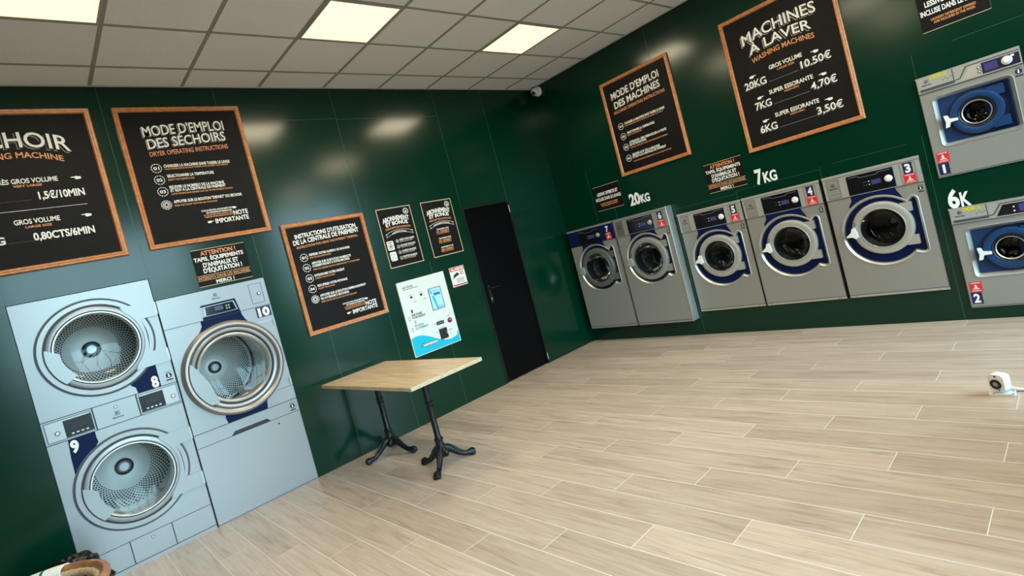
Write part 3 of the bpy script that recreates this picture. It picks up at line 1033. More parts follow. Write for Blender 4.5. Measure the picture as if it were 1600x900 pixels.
def big_washer(u, z, w, h, out, number, label, variant, group='numbered washers in the right green wall'):
    root = on_wall('B', u, z, 'washing_machine', label, 'washing machine', group)
    yf = -out
    s = w / 0.716
    top = h
    CX, CZ = w / 2, h - 0.545
    DX, DZ = w / 2 + 0.008, h - 0.523
    tall = variant in ('six', 'seven')
    if tall:
        CZ = h - 0.523; DZ = CZ + 0.0; DX = w / 2
    outl = d_outline(CX, CZ, 0.302 if not tall else 0.297, w - 0.062, CZ + 0.250, CZ - 0.240)
    mb = MB()
    face = 'steel'
    cabinet(mb, w, h, yf, 0.62, [outl], face, 'steel_dk' if not tall else 'steel')
    # sheet reaching the fascia
    body = mb.build('cabinet', root)
    # recess: bright bevelled lip, then navy well
    r1, r2, r3 = inset(outl, 0.005), inset(outl, 0.020), inset(outl, 0.026)
    lip = MB()
    lip.loft(outl, yf, r1, yf - 0.006, 'steel_lt')
    lip.loft(r1, yf - 0.006, r2, yf + 0.010, 'satin')
    lip.loft(r2, yf + 0.010, r3, yf + 0.026, 'steel_dk')
    lip.build('door_surround', root)
    wm = 'navy' if not tall else 'navy_dk'
    DR = 0.224 if not tall else 0.246
    GR = 0.150 if not tall else 0.172
    MB().plate(r3, [circle(DX, DZ, GR + 0.01, 48)], yf + 0.026, yf + 0.034, wm).build('door_well', root)
    # door
    ring_m = {'six': 'steel', 'seven': 'steel_dk'}.get(variant, 'steel_lt')
    d = MB()
    d.lathe(DX, DZ, [(DR, yf + 0.026), (DR, yf - 0.004), (DR - 0.006, yf - 0.016), (DR - 0.022, yf - 0.022), (GR + 0.022, yf - 0.018)], ring_m, 80)
    d.lathe(DX, DZ, [(GR + 0.022, yf - 0.018), (GR + 0.020, yf - 0.022), (GR + 0.014, yf - 0.022), (GR + 0.010, yf - 0.010)], 'satin' if not tall else 'steel_dk', 80)
    d.lathe(DX, DZ, [(GR + 0.010, yf - 0.010), (GR + 0.004, yf + 0.03), (GR - 0.002, yf + 0.10)], 'rubber', 80)
    dm = d.build('door', root)
    g = MB()
    g.lathe(DX, DZ, [(GR + 0.008, yf - 0.004), (GR - 0.002, yf + 0.030), (GR - 0.022, yf + 0.075), (GR - 0.045, yf + 0.100), (GR - 0.09, yf + 0.114), (0.0001, yf + 0.118)], 'wglass', 64)
    g.build('glass_bowl', dm)
    for zc in (DZ + 0.138, DZ - 0.138):
        xin = DX + sqrt(DR ** 2 - 0.138 ** 2) - 0.03
        MB().plate(rect(xin, w - 0.118 + (0.022 if tall else 0), zc - 0.038, zc + 0.038, 0.004), [], yf - 0.008, yf + 0.026, ring_m).build('hinge_arm', dm, bevel=0.002)
    lx = DX - DR + 0.014
    latch = [(lx - 0.058, DZ - 0.024), (lx - 0.018, DZ + 0.006), (lx - 0.006, DZ + 0.040), (lx + 0.014, DZ + 0.040), (lx + 0.024, DZ + 0.0), (lx + 0.030, DZ - 0.040), (lx + 0.012, DZ - 0.056), (lx - 0.014, DZ - 0.036), (lx - 0.056, DZ - 0.034)]
    MB().plate(latch, [], yf - 0.044, yf - 0.016, 'knob' if not tall else 'steel_lt').build('latch', dm, bevel=0.003)
    v = MB()
    for k in range(3):
        quad(v, DX - DR + 0.024, DX - DR + 0.040, DZ + 0.055 + k * 0.012, DZ + 0.060 + k * 0.012, yf - 0.0235, 'groove')
    v.build('door_marks', dm)
    # gasket and drum
    MB().lathe(DX, DZ, [(GR + 0.03, yf + 0.034), (GR + 0.01, yf + 0.06), (GR + 0.03, yf + 0.09), (GR + 0.012, yf + 0.12), (GR + 0.05, yf + 0.14)], 'rubber').build('gasket', root)
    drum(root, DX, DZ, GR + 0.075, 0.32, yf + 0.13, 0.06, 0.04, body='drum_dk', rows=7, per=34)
    # fascia
    p0, p1 = h - 0.208, h - 0.024
    fm = 'navy' if variant == 'seven' else ('steel' if tall else 'steel_lt')
    fs = MB()
    fs.plate(rect(0.004, w - 0.004, p0, p1), [], yf - 0.010, yf + 0.002, fm)
    fascia = fs.build('fascia', root, bevel=0.002)
    lid = MB()
    lid.box(0.0, w, yf - 0.014, yf + 0.008, h - 0.022, h + 0.001, 'steel_lt' if not tall else 'steel')
    lid.build('lid_edge', root, bevel=0.002)
    q = MB(); quad(q, 0.002, w - 0.002, p0 - 0.004, p0, yf - 0.0008, 'seam'); quad(q, 0.002, w - 0.002, h - 0.025, h - 0.022, yf - 0.0105, 'seam')
    quad(q, 0.0, 0.003, 0.02, h, yf - 0.001, 'seam'); quad(q, w - 0.003, w, 0.02, h, yf - 0.001, 'seam'); quad(q, 0, w, 0.020, 0.024, yf - 0.001, 'seam')
    q.build('panel_seams', root)
    yy = yf - 0.010
    dx0, dx1 = w * 0.272, w * 0.735
    dz0, dz1 = p0 + 0.012, p1 - 0.018
    if variant == 'seven':
        dx0, dx1 = w * 0.25, w * 0.72
    dp = MB()
    dp.plate(rect(dx0 - 0.006, dx1 + 0.006, dz0 - 0.006, dz1 + 0.004), [], yy - 0.002, yy + 0.002, 'navy')
    dp.plate(rect(dx0, dx1 - 0.004, dz0, dz1), [], yy - 0.004, yy + 0.002, 'display')
    mid = (dx0 + dx1) / 2
    # printed swoosh line along the top edge
    dp.plate([(dx0 + 0.01, dz1 - 0.012), (mid - 0.085, dz1 - 0.012), (mid - 0.070, dz1 - 0.026), (mid + 0.055, dz1 - 0.026), (mid + 0.070, dz1 - 0.012), (dx1 - 0.015, dz1 - 0.012),
              (dx1 - 0.015, dz1 - 0.009), (mid + 0.068, dz1 - 0.009), (mid + 0.053, dz1 - 0.023), (mid - 0.068, dz1 - 0.023), (mid - 0.083, dz1 - 0.009), (dx0 + 0.01, dz1 - 0.009)], [], yy - 0.0046, None, 'steel_slot')
    lz = (dz0 + dz1) / 2 - 0.008
    quad(dp, mid + 0.006, mid + 0.076, lz - 0.019, lz + 0.019, yy - 0.0046, 'lcd')
    for k in (-1, 1):
        dp.disc(mid - 0.010, lz + k * 0.013, 0.005, yy - 0.0046, 'knob', 12)
        quad(dp, mid - 0.055, mid - 0.026, lz + k * 0.013 - 0.002, lz + k * 0.013 + 0.002, yy - 0.0046, 'groove')
    disp = dp.build('display', fascia)
    kx = dx1 - 0.036
    kb = MB()
    kb.lathe(kx, lz + 0.002, [(0.029, yy - 0.003), (0.029, yy - 0.008), (0.024, yy - 0.012), (0.020, yy - 0.012)], 'knob' if not tall else 'steel_slot', 32)
    kb.lathe(kx, lz + 0.002, [(0.020, yy - 0.012), (0.018, yy - 0.026), (0.015, yy - 0.028), (0.0001, yy - 0.028)], 'knob' if not tall else 'steel_lt', 32)
    kb.build('knob', fascia)
    if variant != 'seven':
        bd = MB()
        b0, b1 = w * 0.040, w * 0.180
        bm_ = 'steel' if not tall else 'steel_dk'
        bd.plate(rect(b0, b1, p0 + 0.008, p1 - 0.012), [rect(b0 + 0.003, b1 - 0.003, p0 + 0.011, p1 - 0.015)], yy - 0.0012, None, 'seam')
        bd.plate(rect(b0 + 0.003, b1 - 0.003, p0 + 0.011, p1 - 0.015), [], yy - 0.001, None, bm_)
        maker_mark(bd, (b0 + b1) / 2, p0 + 0.122, 0.014, yy - 0.0018, 'black_print')
        quad(bd, b0 + 0.02, b1 - 0.02, p0 + 0.042, p0 + 0.045, yy - 0.0018, 'groove')
        bd.build('maker_badge', fascia)
    n0 = w - 0.128
    pl = MB()
    if variant != 'seven':
        pl.plate(rect(n0 - 0.012, n0 + 0.093, p0 + 0.004, p1 - 0.008), [rect(n0 - 0.009, n0 + 0.090, p0 + 0.007, p1 - 0.011)], yy - 0.0012, None, 'groove')
        pl.build('sticker_plate', fascia)
    stick_number(fascia, number, n0 + 0.010, n0 + 0.074, p0 + 0.084, p1 - 0.010, yy - 0.0006)
    stick_red(fascia, n0 + 0.002, n0 + 0.084, p0 + 0.004, p0 + 0.083, yy - 0.0006)
    # navy neck between fascia and ring
    R = 0.302 if not tall else 0.297
    nk = [(w * .265, p0 - 0.004), (w * .262, p0 - 0.045), (w * .225, p0 - 0.085)]
    k0 = math.degrees(atan2(p0 - 0.095 - CZ, w * .215 - CX))
    nk += arc((CX, CZ), R + 0.002, min(k0, 150), 50, 14)
    nk += [(w * .752, p0 - 0.066), (w * .728, p0 - 0.030), (w * .718, p0 - 0.004)]
    MB().plate(nk, [], yf - 0.0012, yf, 'navy').build('navy_panel', root)
    if variant != 'seven':
        ic = MB(); info_mark(ic, w - 0.036, p0 - 0.050, 0.019, yf - 0.0012); ic.build('info_mark', root)
    pn = MB()
    pn.box(0.012, w - 0.002, yf - 0.006, yf + 0.01, 0.0, 0.018, 'steel_lt' if not tall else 'steel')
    for xx in (0.05, w - 0.06):
        pn.lathe(xx, 0.040 if tall else 0.009, [(0.005, yf), (0.005, yf - 0.009), (0.0001, yf - 0.010)], 'chrome', 12)
    pn.build('plinth_strip', root)
    if variant == 'six':
        tr = MB()
        tr.box(w - 0.010, w + 0.004, yf - 0.004, -0.003, 0.0, h + 0.004, 'satin')
        tr.build('side_trim', root, bevel=0.002)
    return root


big_washer(*W7, 0.12, '7', 'tall washer number 7 with navy fascia, tucked in the room corner', 'seven')
big_washer(*W6, 0.12, '6', 'tall grey washer number 6, second from the room corner', 'six')
big_washer(*W5, 0.012, '5', 'grey steel washer number 5 beside the tall pair', 'flush')
big_washer(*W4, 0.012, '4', 'grey steel washer number 4 between washers 5 and 3', 'flush')
big_washer(*W3, 0.012, '3', 'grey steel washer number 3, last before the two stacked small washers', 'flush')


def small_washer(u, z, w, h, number, label, knob_up=True):
    root = on_wall('B', u, z, 'washing_machine', label, 'washing machine', 'numbered washers in the right green wall')
    yf = -0.012
    mb = MB()
    hole = rect(0.066, w - 0.060, h - 0.565, h - 0.165, 0.042, 6)
    cabinet(mb, w, h, yf, 0.60, [hole], 'steel', 'steel_dk')
    mb.build('cabinet', root)
    a, b, c = inset(hole, 0.004), inset(hole, 0.020), inset(hole, 0.028)
    lp = MB()
    lp.loft(hole, yf, a, yf - 0.006, 'steel_lt')
    lp.loft(a, yf - 0.006, b, yf + 0.014, 'satin')
    lp.loft(b, yf + 0.014, c, yf + 0.036, 'steel_lt')
    lp.build('door_surround', root)
    CX, CZ = 0.306, h - 0.362
    GR = 0.098
    well = MB()
    well.plate(c, [circle(CX, CZ, GR + 0.005, 48)], yf + 0.036, yf + 0.044, 'blue')
    sh = circle(CX + 0.0, CZ - 0.006, 0.172, 30, 120, 420)
    well.plate(circle(CX, CZ - 0.004, 0.174, 60), [circle(CX, CZ, GR + 0.005, 48)], yf + 0.0345, None, 'navy_dk')  # dark disc paints the shadow around the door into the well
    well.plate([(CX + 0.05, CZ + 0.185), (c[5][0] - 0.01, CZ + 0.185), (c[5][0] - 0.01, CZ - 0.185), (CX + 0.05, CZ - 0.185)], [], yf + 0.0348, None, 'navy')
    well.build('door_well', root)
    d = MB()
    d.lathe(CX, CZ, [(0.158, yf + 0.036), (0.157, yf + 0.006), (0.150, yf - 0.004), (0.132, yf - 0.008), (GR + 0.014, yf - 0.002), (GR + 0.010, yf + 0.004)], 'blue', 80)
    d.lathe(CX, CZ, [(GR + 0.010, yf + 0.004), (GR + 0.006, yf - 0.002), (GR, yf + 0.002), (GR - 0.002, yf + 0.012)], 'rubber', 64)
    dm = d.build('door', root)
    g = MB()
    g.lathe(CX, CZ, [(GR, yf + 0.004), (GR - 0.006, yf + 0.03), (GR - 0.020, yf + 0.06), (GR - 0.045, yf + 0.078), (0.0001, yf + 0.086)], 'wglass', 64)
    g.build('glass_bowl', dm)
    MB().lathe(CX, CZ, [(GR - 0.008, yf + 0.010), (GR - 0.012, yf + 0.004), (GR - 0.018, yf + 0.010)], 'satin', 64).build('inner_ring', dm)
    for zc in (CZ + 0.116, CZ - 0.112):
        MB().plate(rect(CX + 0.075, CX + 0.172, zc - 0.036, zc + 0.036, 0.006), [], yf + 0.004, yf + 0.036, 'blue').build('hinge_arm', dm, bevel=0.002)
    lx, lz = CX - 0.176, CZ - 0.010
    st_ = [(lx - 0.012, lz + 0.042), (lx + 0.010, lz + 0.040), (lx + 0.020, lz + 0.012), (lx + 0.068, lz + 0.004), (lx + 0.068, lz - 0.014), (lx + 0.022, lz - 0.016), (lx + 0.010, lz - 0.050), (lx - 0.012, lz - 0.052), (lx - 0.004, lz - 0.008)]
    MB().plate(st_, [], yf - 0.030, yf - 0.004, 'knob').build('latch', dm, bevel=0.003)
    MB().lathe(CX, CZ, [(GR + 0.03, yf + 0.044), (GR + 0.0, yf + 0.07), (GR + 0.03, yf + 0.10), (GR + 0.06, yf + 0.12)], 'rubber').build('gasket', root)
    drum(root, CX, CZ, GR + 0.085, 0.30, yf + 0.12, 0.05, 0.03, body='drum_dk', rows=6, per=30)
    # fascia
    p0, p1 = h - 0.122, h - 0.004
    fs = MB()
    fs.plate(rect(0.004, w - 0.003, p0, p1), [], yf - 0.012, yf + 0.002, 'steel_lt')
    fascia = fs.build('fascia', root, bevel=0.002)
    yy = yf - 0.012
    q = MB()
    quad(q, 0.002, w, p0 - 0.005, p0, yf - 0.001, 'seam'); quad(q, 0.0, 0.004, 0.0, h, yf - 0.0012, 'seam')
    quad(q, 0, w, 0.006, 0.010, yf - 0.001, 'seam')
    q.build('panel_seams', root)
    ld = MB()
    ld.box(0.0, w, yf - 0.014, yf + 0.008, h - 0.006, h + 0.001, 'steel_lt')
    ld.build('lid_edge', root)
    # detergent drawer front
    dw_ = MB()
    dw_.plate(rect(0.010, 0.224, p0 + 0.014, p1 - 0.008), [], yy - 0.003, yy + 0.002, 'steel_lt')
    quad(dw_, 0.223, 0.228, p0 + 0.010, p1 - 0.002, yy - 0.0034, 'seam')
    dw_.plate(rect(0.020, 0.222, p0 + 0.012, p0 + 0.030), [], yy - 0.006, yy, 'groove')
    dwo = dw_.build('detergent_drawer', fascia)
    mk = MB(); maker_mark(mk, 0.065, p0 + 0.083, 0.013, yy - 0.0038, 'black_print')
    for k in range(4):
        quad(mk, 0.160 + 0.016 * k, 0.168 + 0.016 * k, p0 + 0.055 + 0.010 * (k % 2), p0 + 0.061 + 0.010 * (k % 2), yy - 0.0038, 'groove')
    mk.build('maker_badge', dwo)
    tp = MB(); tp.plate(rect(0.090, 0.190, p0 + 0.092, p0 + 0.112), [], yy - 0.0042, yy - 0.003, 'yellow')
    tp.text('DO NOT OPEN', 0.094, 0.186, p0 + 0.098, 0.008, yy - 0.0048, 'black_print')
    tp.build('yellow_label', dwo)
    # control display: raised chamfered strip then the dark glass
    cp = MB()
    cp.plate([(0.230, p0 + 0.022), (0.262, p0 + 0.026), (0.308, p1 - 0.020), (w - 0.006, p1 - 0.020), (w - 0.006, p1 - 0.014), (0.303, p1 - 0.014), (0.258, p0 + 0.031), (0.230, p0 + 0.028)], [], yy - 0.003, yy, 'groove')
    cp.plate([(0.272, p0 + 0.010), (0.316, p1 - 0.030), (0.392, p1 - 0.030), (0.392, p0 + 0.010)], [], yy - 0.002, yy, 'display' if number == '2' else 'tan_plate')
    cp.plate(rect(0.388, w - 0.008, p0 + 0.010, p1 - 0.030), [], yy - 0.0025, yy, 'navy_dk')
    quad(cp, 0.402, 0.474, p0 + 0.024, p1 - 0.042, yy - 0.003, 'lcd')
    for k in (0, 1):
        cp.lathe(0.374, p0 + 0.032 + 0.030 * k, [(0.010, yy - 0.002), (0.010, yy - 0.006), (0.006, yy - 0.006)], 'black_metal', 20)
        cp.disc(0.374, p0 + 0.032 + 0.030 * k, 0.0062, yy - 0.0055, 'knob', 16)
    quad(cp, w - 0.052, w - 0.034, p1 - 0.050, p1 - 0.036, yy - 0.003, 'knob')
    cp.build('display', fascia)
    kb = MB()
    kx, kz = 0.525, p0 + 0.052
    kb.lathe(kx, kz, [(0.030, yy - 0.002), (0.030, yy - 0.010), (0.026, yy - 0.013), (0.021, yy - 0.012)], 'knob', 36)
    kb.lathe(kx, kz, [(0.021, yy - 0.012), (0.019, yy - 0.028), (0.016, yy - 0.030), (0.0001, yy - 0.030)], 'knob', 36)
    kb.build('knob', fascia)
    ic = MB(); info_mark(ic, w - 0.032, h - 0.168, 0.021, yf - 0.0012, 'decal_navy'); ic.build('info_mark', root)
    stick_red(root, 0.018, 0.094, h - 0.675, h - 0.592, yf)
    stick_number(root, number, 0.015, 0.082, h - 0.768, h - 0.677, yf)
    return root


M['tan_plate'] = mat('beige glossy panel', (0.42, 0.36, 0.30), 0.25)
small_washer(*W1, '1', 'small washer number 1, blue round door, above the 6K lettering')
small_washer(*W2, '2', 'small washer number 2, blue round door, directly under the 6K lettering')


# ------------------------------------------------------------------ signs
YB = -0.014     # front of a framed board
YT = YB - 0.0012


class Sheet:
    """print on a sign: every heading, line of text and mark becomes a part of its own"""

    def __init__(self, root):
        self.root, self.items, self.cur = root, [], None

    def begin(self, name):
        self.cur = MB()
        self.items.append((name, self.cur))
        return self.cur

    def text(self, *a, **k):
        m = k.get('m', a[6] if len(a) > 6 else 'white')
        self.begin('translation' if m == 'orange' else 'line_of_text').text(*a, **k)

    def add(self, *a, **k):
        return (self.cur or self.begin('mark')).add(*a, **k)

    def plate(self, *a, **k):
        return (self.cur or self.begin('mark')).plate(*a, **k)

    def ring(self, *a, **k):
        return (self.cur or self.begin('mark')).ring(*a, **k)

    def done(self):
        for n, mb in self.items:
            if mb.v:
                mb.build(n, self.root, smooth=False)


def framed_sign(wall, u, z, w, h, label, cat='sign', group='wood framed chalkboards'):
    root = on_wall(wall, u, z, 'chalkboard_sign', label, cat, group)
    MB().plate(rect(0.01, w - 0.01, 0.01, h - 0.01), [], YB, 0.0, 'slate').build('board', root)
    f = MB()
    o = rect(0, w, 0, h)
    for a, ya, b, yb in ((0, 0, 0, -0.020), (0, -0.020, 0.006, -0.026), (0.006, -0.026, 0.016, -0.024), (0.016, -0.024, 0.022, -0.028), (0.022, -0.028, 0.030, -0.026), (0.030, -0.026, 0.038, YB + 0.001)):
        f.loft(rect(a, w - a, a, h - a), ya, rect(b, w - b, b, h - b), yb, 'wood_frame')
    f.build('frame', root)
    return root


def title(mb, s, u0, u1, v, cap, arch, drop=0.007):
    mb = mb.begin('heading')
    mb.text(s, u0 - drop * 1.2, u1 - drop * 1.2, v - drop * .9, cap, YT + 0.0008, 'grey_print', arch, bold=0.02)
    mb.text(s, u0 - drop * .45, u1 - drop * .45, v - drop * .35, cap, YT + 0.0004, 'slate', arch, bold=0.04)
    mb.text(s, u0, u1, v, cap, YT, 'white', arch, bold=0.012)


def badge(mb, cx, cz, r, s=None):
    mb = mb.begin('step_badge')
    n = 12
    for i in range(n):
        a0, a1 = 360 * i / n, 360 * (i + 0.72) / n
        pts = circle(cx, cz, r, 4, a0, a1) + circle(cx, cz, r * 0.86, 4, a1, a0)
        mb.add([(p[0], YT, p[1]) for p in pts], [tuple(range(len(pts)))], 'white')
    if s:
        mb.text(s, cx - r * .55, cx + r * .55, cz - r * .32, r * .64, YT, 'white', bold=0.03)
    else:
        mb.ring(cx, cz, r * .68, r * .55, YT, 'white', 24)
        mb.ring(cx, cz, r * .40, r * .26, YT, 'white', 20)


def hand(mb, x, z, s, left=False, y=None, m='white'):
    """small pointing hand, finger to the right (or left)"""
    mb = mb.begin('pointing_hand')
    y = YT if y is None else y
    k = -1 if left else 1
    pts = [(-1.0, -.28), (-.45, -.42), (.15, -.42), (.25, -.12), (.28, .02), (1.0, .06), (1.0, .24), (.2, .30), (-.05, .44), (-.2, .36), (-.45, .30), (-1.0, .26)]
    mb.plate([(x + k * a * s, z + b * s) for a, b in pts], [], y, None, m)


def note_important(w, o, u_note, v_note, un1, u_imp, v_imp, ui1, uf0, uf1, vf):
    w.text('NOTE', u_note, un1, v_note, 0.036, YT, 'white', bold=0.025)
    w.text('IMPORTANTE', u_imp, ui1, v_imp, 0.036, YT, 'white', bold=0.025)
    w.text('DANS LES SÉCHOIRS, VEUILLEZ RESPECTER', uf0, uf1, vf, 0.012, YT, 'white', bold=0.03)
    w.text('LES CONSIGNES DE TEMPERATURE', uf0 + 0.03, uf1, vf - 0.019, 0.012, YT, 'white', bold=0.03)
    o.text('IN THE DRYERS PLEASE RESPECT THE', uf0 + 0.01, uf1, vf - 0.037, 0.011, YT, 'orange', bold=0.03)
    o.text('TEMPERATURE INSTRUCTIONS', uf0 + 0.01, uf1, vf - 0.053, 0.011, YT, 'orange', bold=0.03)
    hand(w, u_note + 0.01, v_note + 0.062, 0.022, True)
    hand(w, u_imp - 0.035, v_imp + 0.018, 0.022)


# dryer price board, cut by the photo's left edge
r = framed_sign('A', -5.600, 2.131, 0.900, 1.098, 'framed chalkboard of dryer prices above the stacked dryer')
w = o = Sheet(r)
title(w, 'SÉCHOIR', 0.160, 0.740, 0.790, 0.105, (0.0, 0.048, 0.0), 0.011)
o.text('DRYING MACHINE', 0.215, 0.685, 0.722, 0.040, YT, 'orange', (0.0, 0.042, 0.0), bold=0.02)
w.text('TRÈS GROS VOLUME', 0.290, 0.622, 0.591, 0.032, YT, 'white', bold=0.02)
o.text('VERY LARGE', 0.382, 0.531, 0.566, 0.015, YT, 'orange', bold=0.03)
w.text('1,5€/10MIN', 0.497, 0.748, 0.474, 0.050, YT, 'white', bold=0.03)
w.text('16KG', 0.110, 0.272, 0.474, 0.050, YT, 'white', bold=0.03)
w.begin('rule'); quad(w, 0.110, 0.745, 0.407, 0.4095, YT, 'white')
w.text('GROS VOLUME', 0.336, 0.575, 0.316, 0.033, YT, 'white', bold=0.02)
o.text('LARGE SIZE', 0.387, 0.524, 0.288, 0.015, YT, 'orange', bold=0.03)
w.text('0,80CTS/6MIN', 0.413, 0.745, 0.200, 0.049, YT, 'white', bold=0.03)
w.text('10KG', 0.110, 0.272, 0.200, 0.049, YT, 'white', bold=0.03)
for vv in (0.473, 0.200):
    w.begin('dotted_line')
    for k in range(14):
        quad(w, 0.285 + k * 0.0125, 0.291 + k * 0.0125, vv, vv + 0.0016, YT, 'grey_print')
hand(w, 0.722, 0.601, 0.028, True); hand(w, 0.722, 0.330, 0.028, True)
w.done()

# dryer instructions
r = framed_sign('A', -4.565, 2.137, 0.893, 1.093, 'framed chalkboard of dryer operating instructions, above dryer 10')
w = o = Sheet(r)
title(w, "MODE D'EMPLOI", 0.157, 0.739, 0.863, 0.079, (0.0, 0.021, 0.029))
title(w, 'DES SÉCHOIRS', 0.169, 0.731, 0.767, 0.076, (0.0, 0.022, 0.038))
o.text('DRYER OPERATING INSTRUCTIONS', 0.165, 0.731, 0.708, 0.036, YT, 'orange', (0.0, 0.016, 0.029), bold=0.015)
rows = [(0.234, 0.713, 0.616, 'CHARGER LA MACHINE SANS TASSER LE LINGE', 0.236, 0.696, 0.597, 'LOAD THE MACHINE WITHOUT PACKING THE LAUNDRY TOO TIGHTLY'),
        (0.239, 0.572, 0.536, 'SELECTIONNER LA TEMPERATURE', 0.238, 0.422, 0.511, 'SELECT THE TEMPERATURE'),
        (0.234, 0.628, 0.448, 'RELEVER LE NUMERO DE LA MACHINE', 0.236, 0.681, 0.398, 'NOTE THE MACHINE NUMBER AND GO TO THE PAYMENT STATION'),
        (0.235, 0.634, 0.421, 'ET RDV A LA CENTRALE DE PAIEMENT', 0, 0, 0, ''),
        (0.235, 0.739, 0.332, 'APPUYER SUR LE BOUTON "DEPART" DU SECHOIR', 0.235, 0.541, 0.306, 'PRESS THE "START" BUTTON ON THE DRYER')]
for a, b, v, s, c, d_, v2, s2 in rows:
    w.text(s, a, b, v, 0.022, YT, 'white', bold=0.03)
    if s2:
        o.text(s2, c, d_, v2, 0.012, YT, 'orange', bold=0.03)
for k, (s, v) in enumerate((('01', 0.614), ('02', 0.522), ('03', 0.430), (None, 0.325))):
    badge(w, 0.183, v, 0.036, s)
note_important(w, o, 0.635, 0.179, 0.748, 0.487, 0.131, 0.744, 0.407, 0.629, 0.237)
w.done()

# payment terminal instructions
r = framed_sign('A', -3.593, 1.167, 0.793, 0.998, 'framed chalkboard of payment terminal instructions, hung above the table')
w = o = Sheet(r)
w.text("INSTRUCTIONS D'UTILISATION", 0.098, 0.689, 0.858, 0.038, YT, 'white', (0, 0.012, 0.015), bold=0.03)
w.text('DE LA CENTRALE DE PAIEMENT', 0.070, 0.709, 0.805, 0.040, YT, 'white', (0, 0.015, 0.022), bold=0.03)
o.text('INSTRUCTIONS FOR USING THE PAYMENT TERMINAL', 0.090, 0.686, 0.769, 0.021, YT, 'orange', (0, 0.009, 0.013), bold=0.02)
rows = [(0.181, 0.573, 0.689, 'REPERER VOTRE NUMERO DE MACHINE', 0.381, 0.666, 'FIND YOUR MACHINE NUMBER'),
        (0.183, 0.564, 0.611, 'APPUYER SUR LE BOUTON NUMEROTE', 0, 0, ''),
        (0.184, 0.544, 0.585, 'CORRESPONDANT A VOTRE MACHINE', 0.639, 0.557, 'PRESS THE NUMBERED BUTTON CORRESPONDING TO YOUR MACHINE'),
        (0.181, 0.469, 0.499, 'INTRODUIRE VOTRE ARGENT', 0.37, 0.476, 'INSERT YOUR MONEY'),
        (0.182, 0.471, 0.405, 'RECUPERER VOTRE MONNAIE', 0.34, 0.382, 'COLLECT YOUR CHANGE'),
        (0.180, 0.636, 0.314, 'APPUYER SUR LE BOUTON REMBOURSEMENT', 0, 0, ''),
        (0.179, 0.453, 0.285, 'OU ATTENDRE 3 SECONDES', 0.524, 0.260, 'PRESS THE REFUND BUTTON OR WAIT 3 SECONDS')]
for a, b, v, s, d_, v2, s2 in rows:
    w.text(s, a, b, v, 0.020, YT, 'white', bold=0.03)
    if s2:
        o.text(s2, a, d_, v2, 0.012, YT, 'orange', bold=0.03)
for s, v in (('01', 0.684), ('02', 0.590), ('03', 0.494), ('04', 0.398), (None, 0.303)):
    badge(w, 0.131, v, 0.036, s)
note_important(w, o, 0.584, 0.129, 0.695, 0.439, 0.086, 0.695, 0.363, 0.580, 0.192)
w.done()

# washing machine price board
r = framed_sign('B', 2.541, 1.765, 0.985, 1.262, 'largest framed chalkboard, washing machine prices, above washers 4 and 3')
w = o = Sheet(r)
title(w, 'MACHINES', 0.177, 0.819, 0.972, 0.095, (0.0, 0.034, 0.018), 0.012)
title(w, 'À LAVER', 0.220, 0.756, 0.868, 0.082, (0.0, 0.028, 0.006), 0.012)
o.text('WASHING MACHINES', 0.224, 0.764, 0.786, 0.045, YT, 'orange', (0, 0.030, 0.003), bold=0.015)
for (s, a, b, v, s2, a2, b2, v2, kg, k0, k1, kv, pr, p0, p1, pv) in (
        ('GROS VOLUME', 0.351, 0.637, 0.679, 'LARGE SIZE', 0.417, 0.565, 0.649, '20KG', 0.107, 0.306, 0.576, '10.50€', 0.611, 0.852, 0.580),
        ('SUPER ESSORANTE', 0.304, 0.681, 0.466, 'HIGH-SPIN', 0.433, 0.556, 0.439, '7KG', 0.157, 0.305, 0.368, '4,70€', 0.648, 0.854, 0.372),
        ('SUPER ESSORANTE', 0.307, 0.683, 0.251, 'HIGH-SPIN', 0.433, 0.556, 0.224, '6KG', 0.153, 0.306, 0.148, '3,50€', 0.650, 0.854, 0.151)):
    w.text(s, a, b, v, 0.036, YT, 'white', bold=0.02)
    o.text(s2, a2, b2, v2, 0.017, YT, 'orange', bold=0.02)
    title(w, kg, k0, k1, kv, 0.066, None, 0.006)
    title(w, pr, p0, p1, pv, 0.062, None, 0.006)
    n = int((p0 - k1 - 0.03) / 0.012)
    w.begin('dotted_line')
    for k in range(n):
        quad(w, k1 + 0.02 + k * 0.012, k1 + 0.026 + k * 0.012, kv, kv + 0.0018, YT, 'white')
    hand(w, (k0 + k1) / 2 - 0.01, kv + 0.100, 0.030)
    hand(w, (p0 + p1) / 2 + 0.005, pv + 0.098, 0.030, True)
w.done()

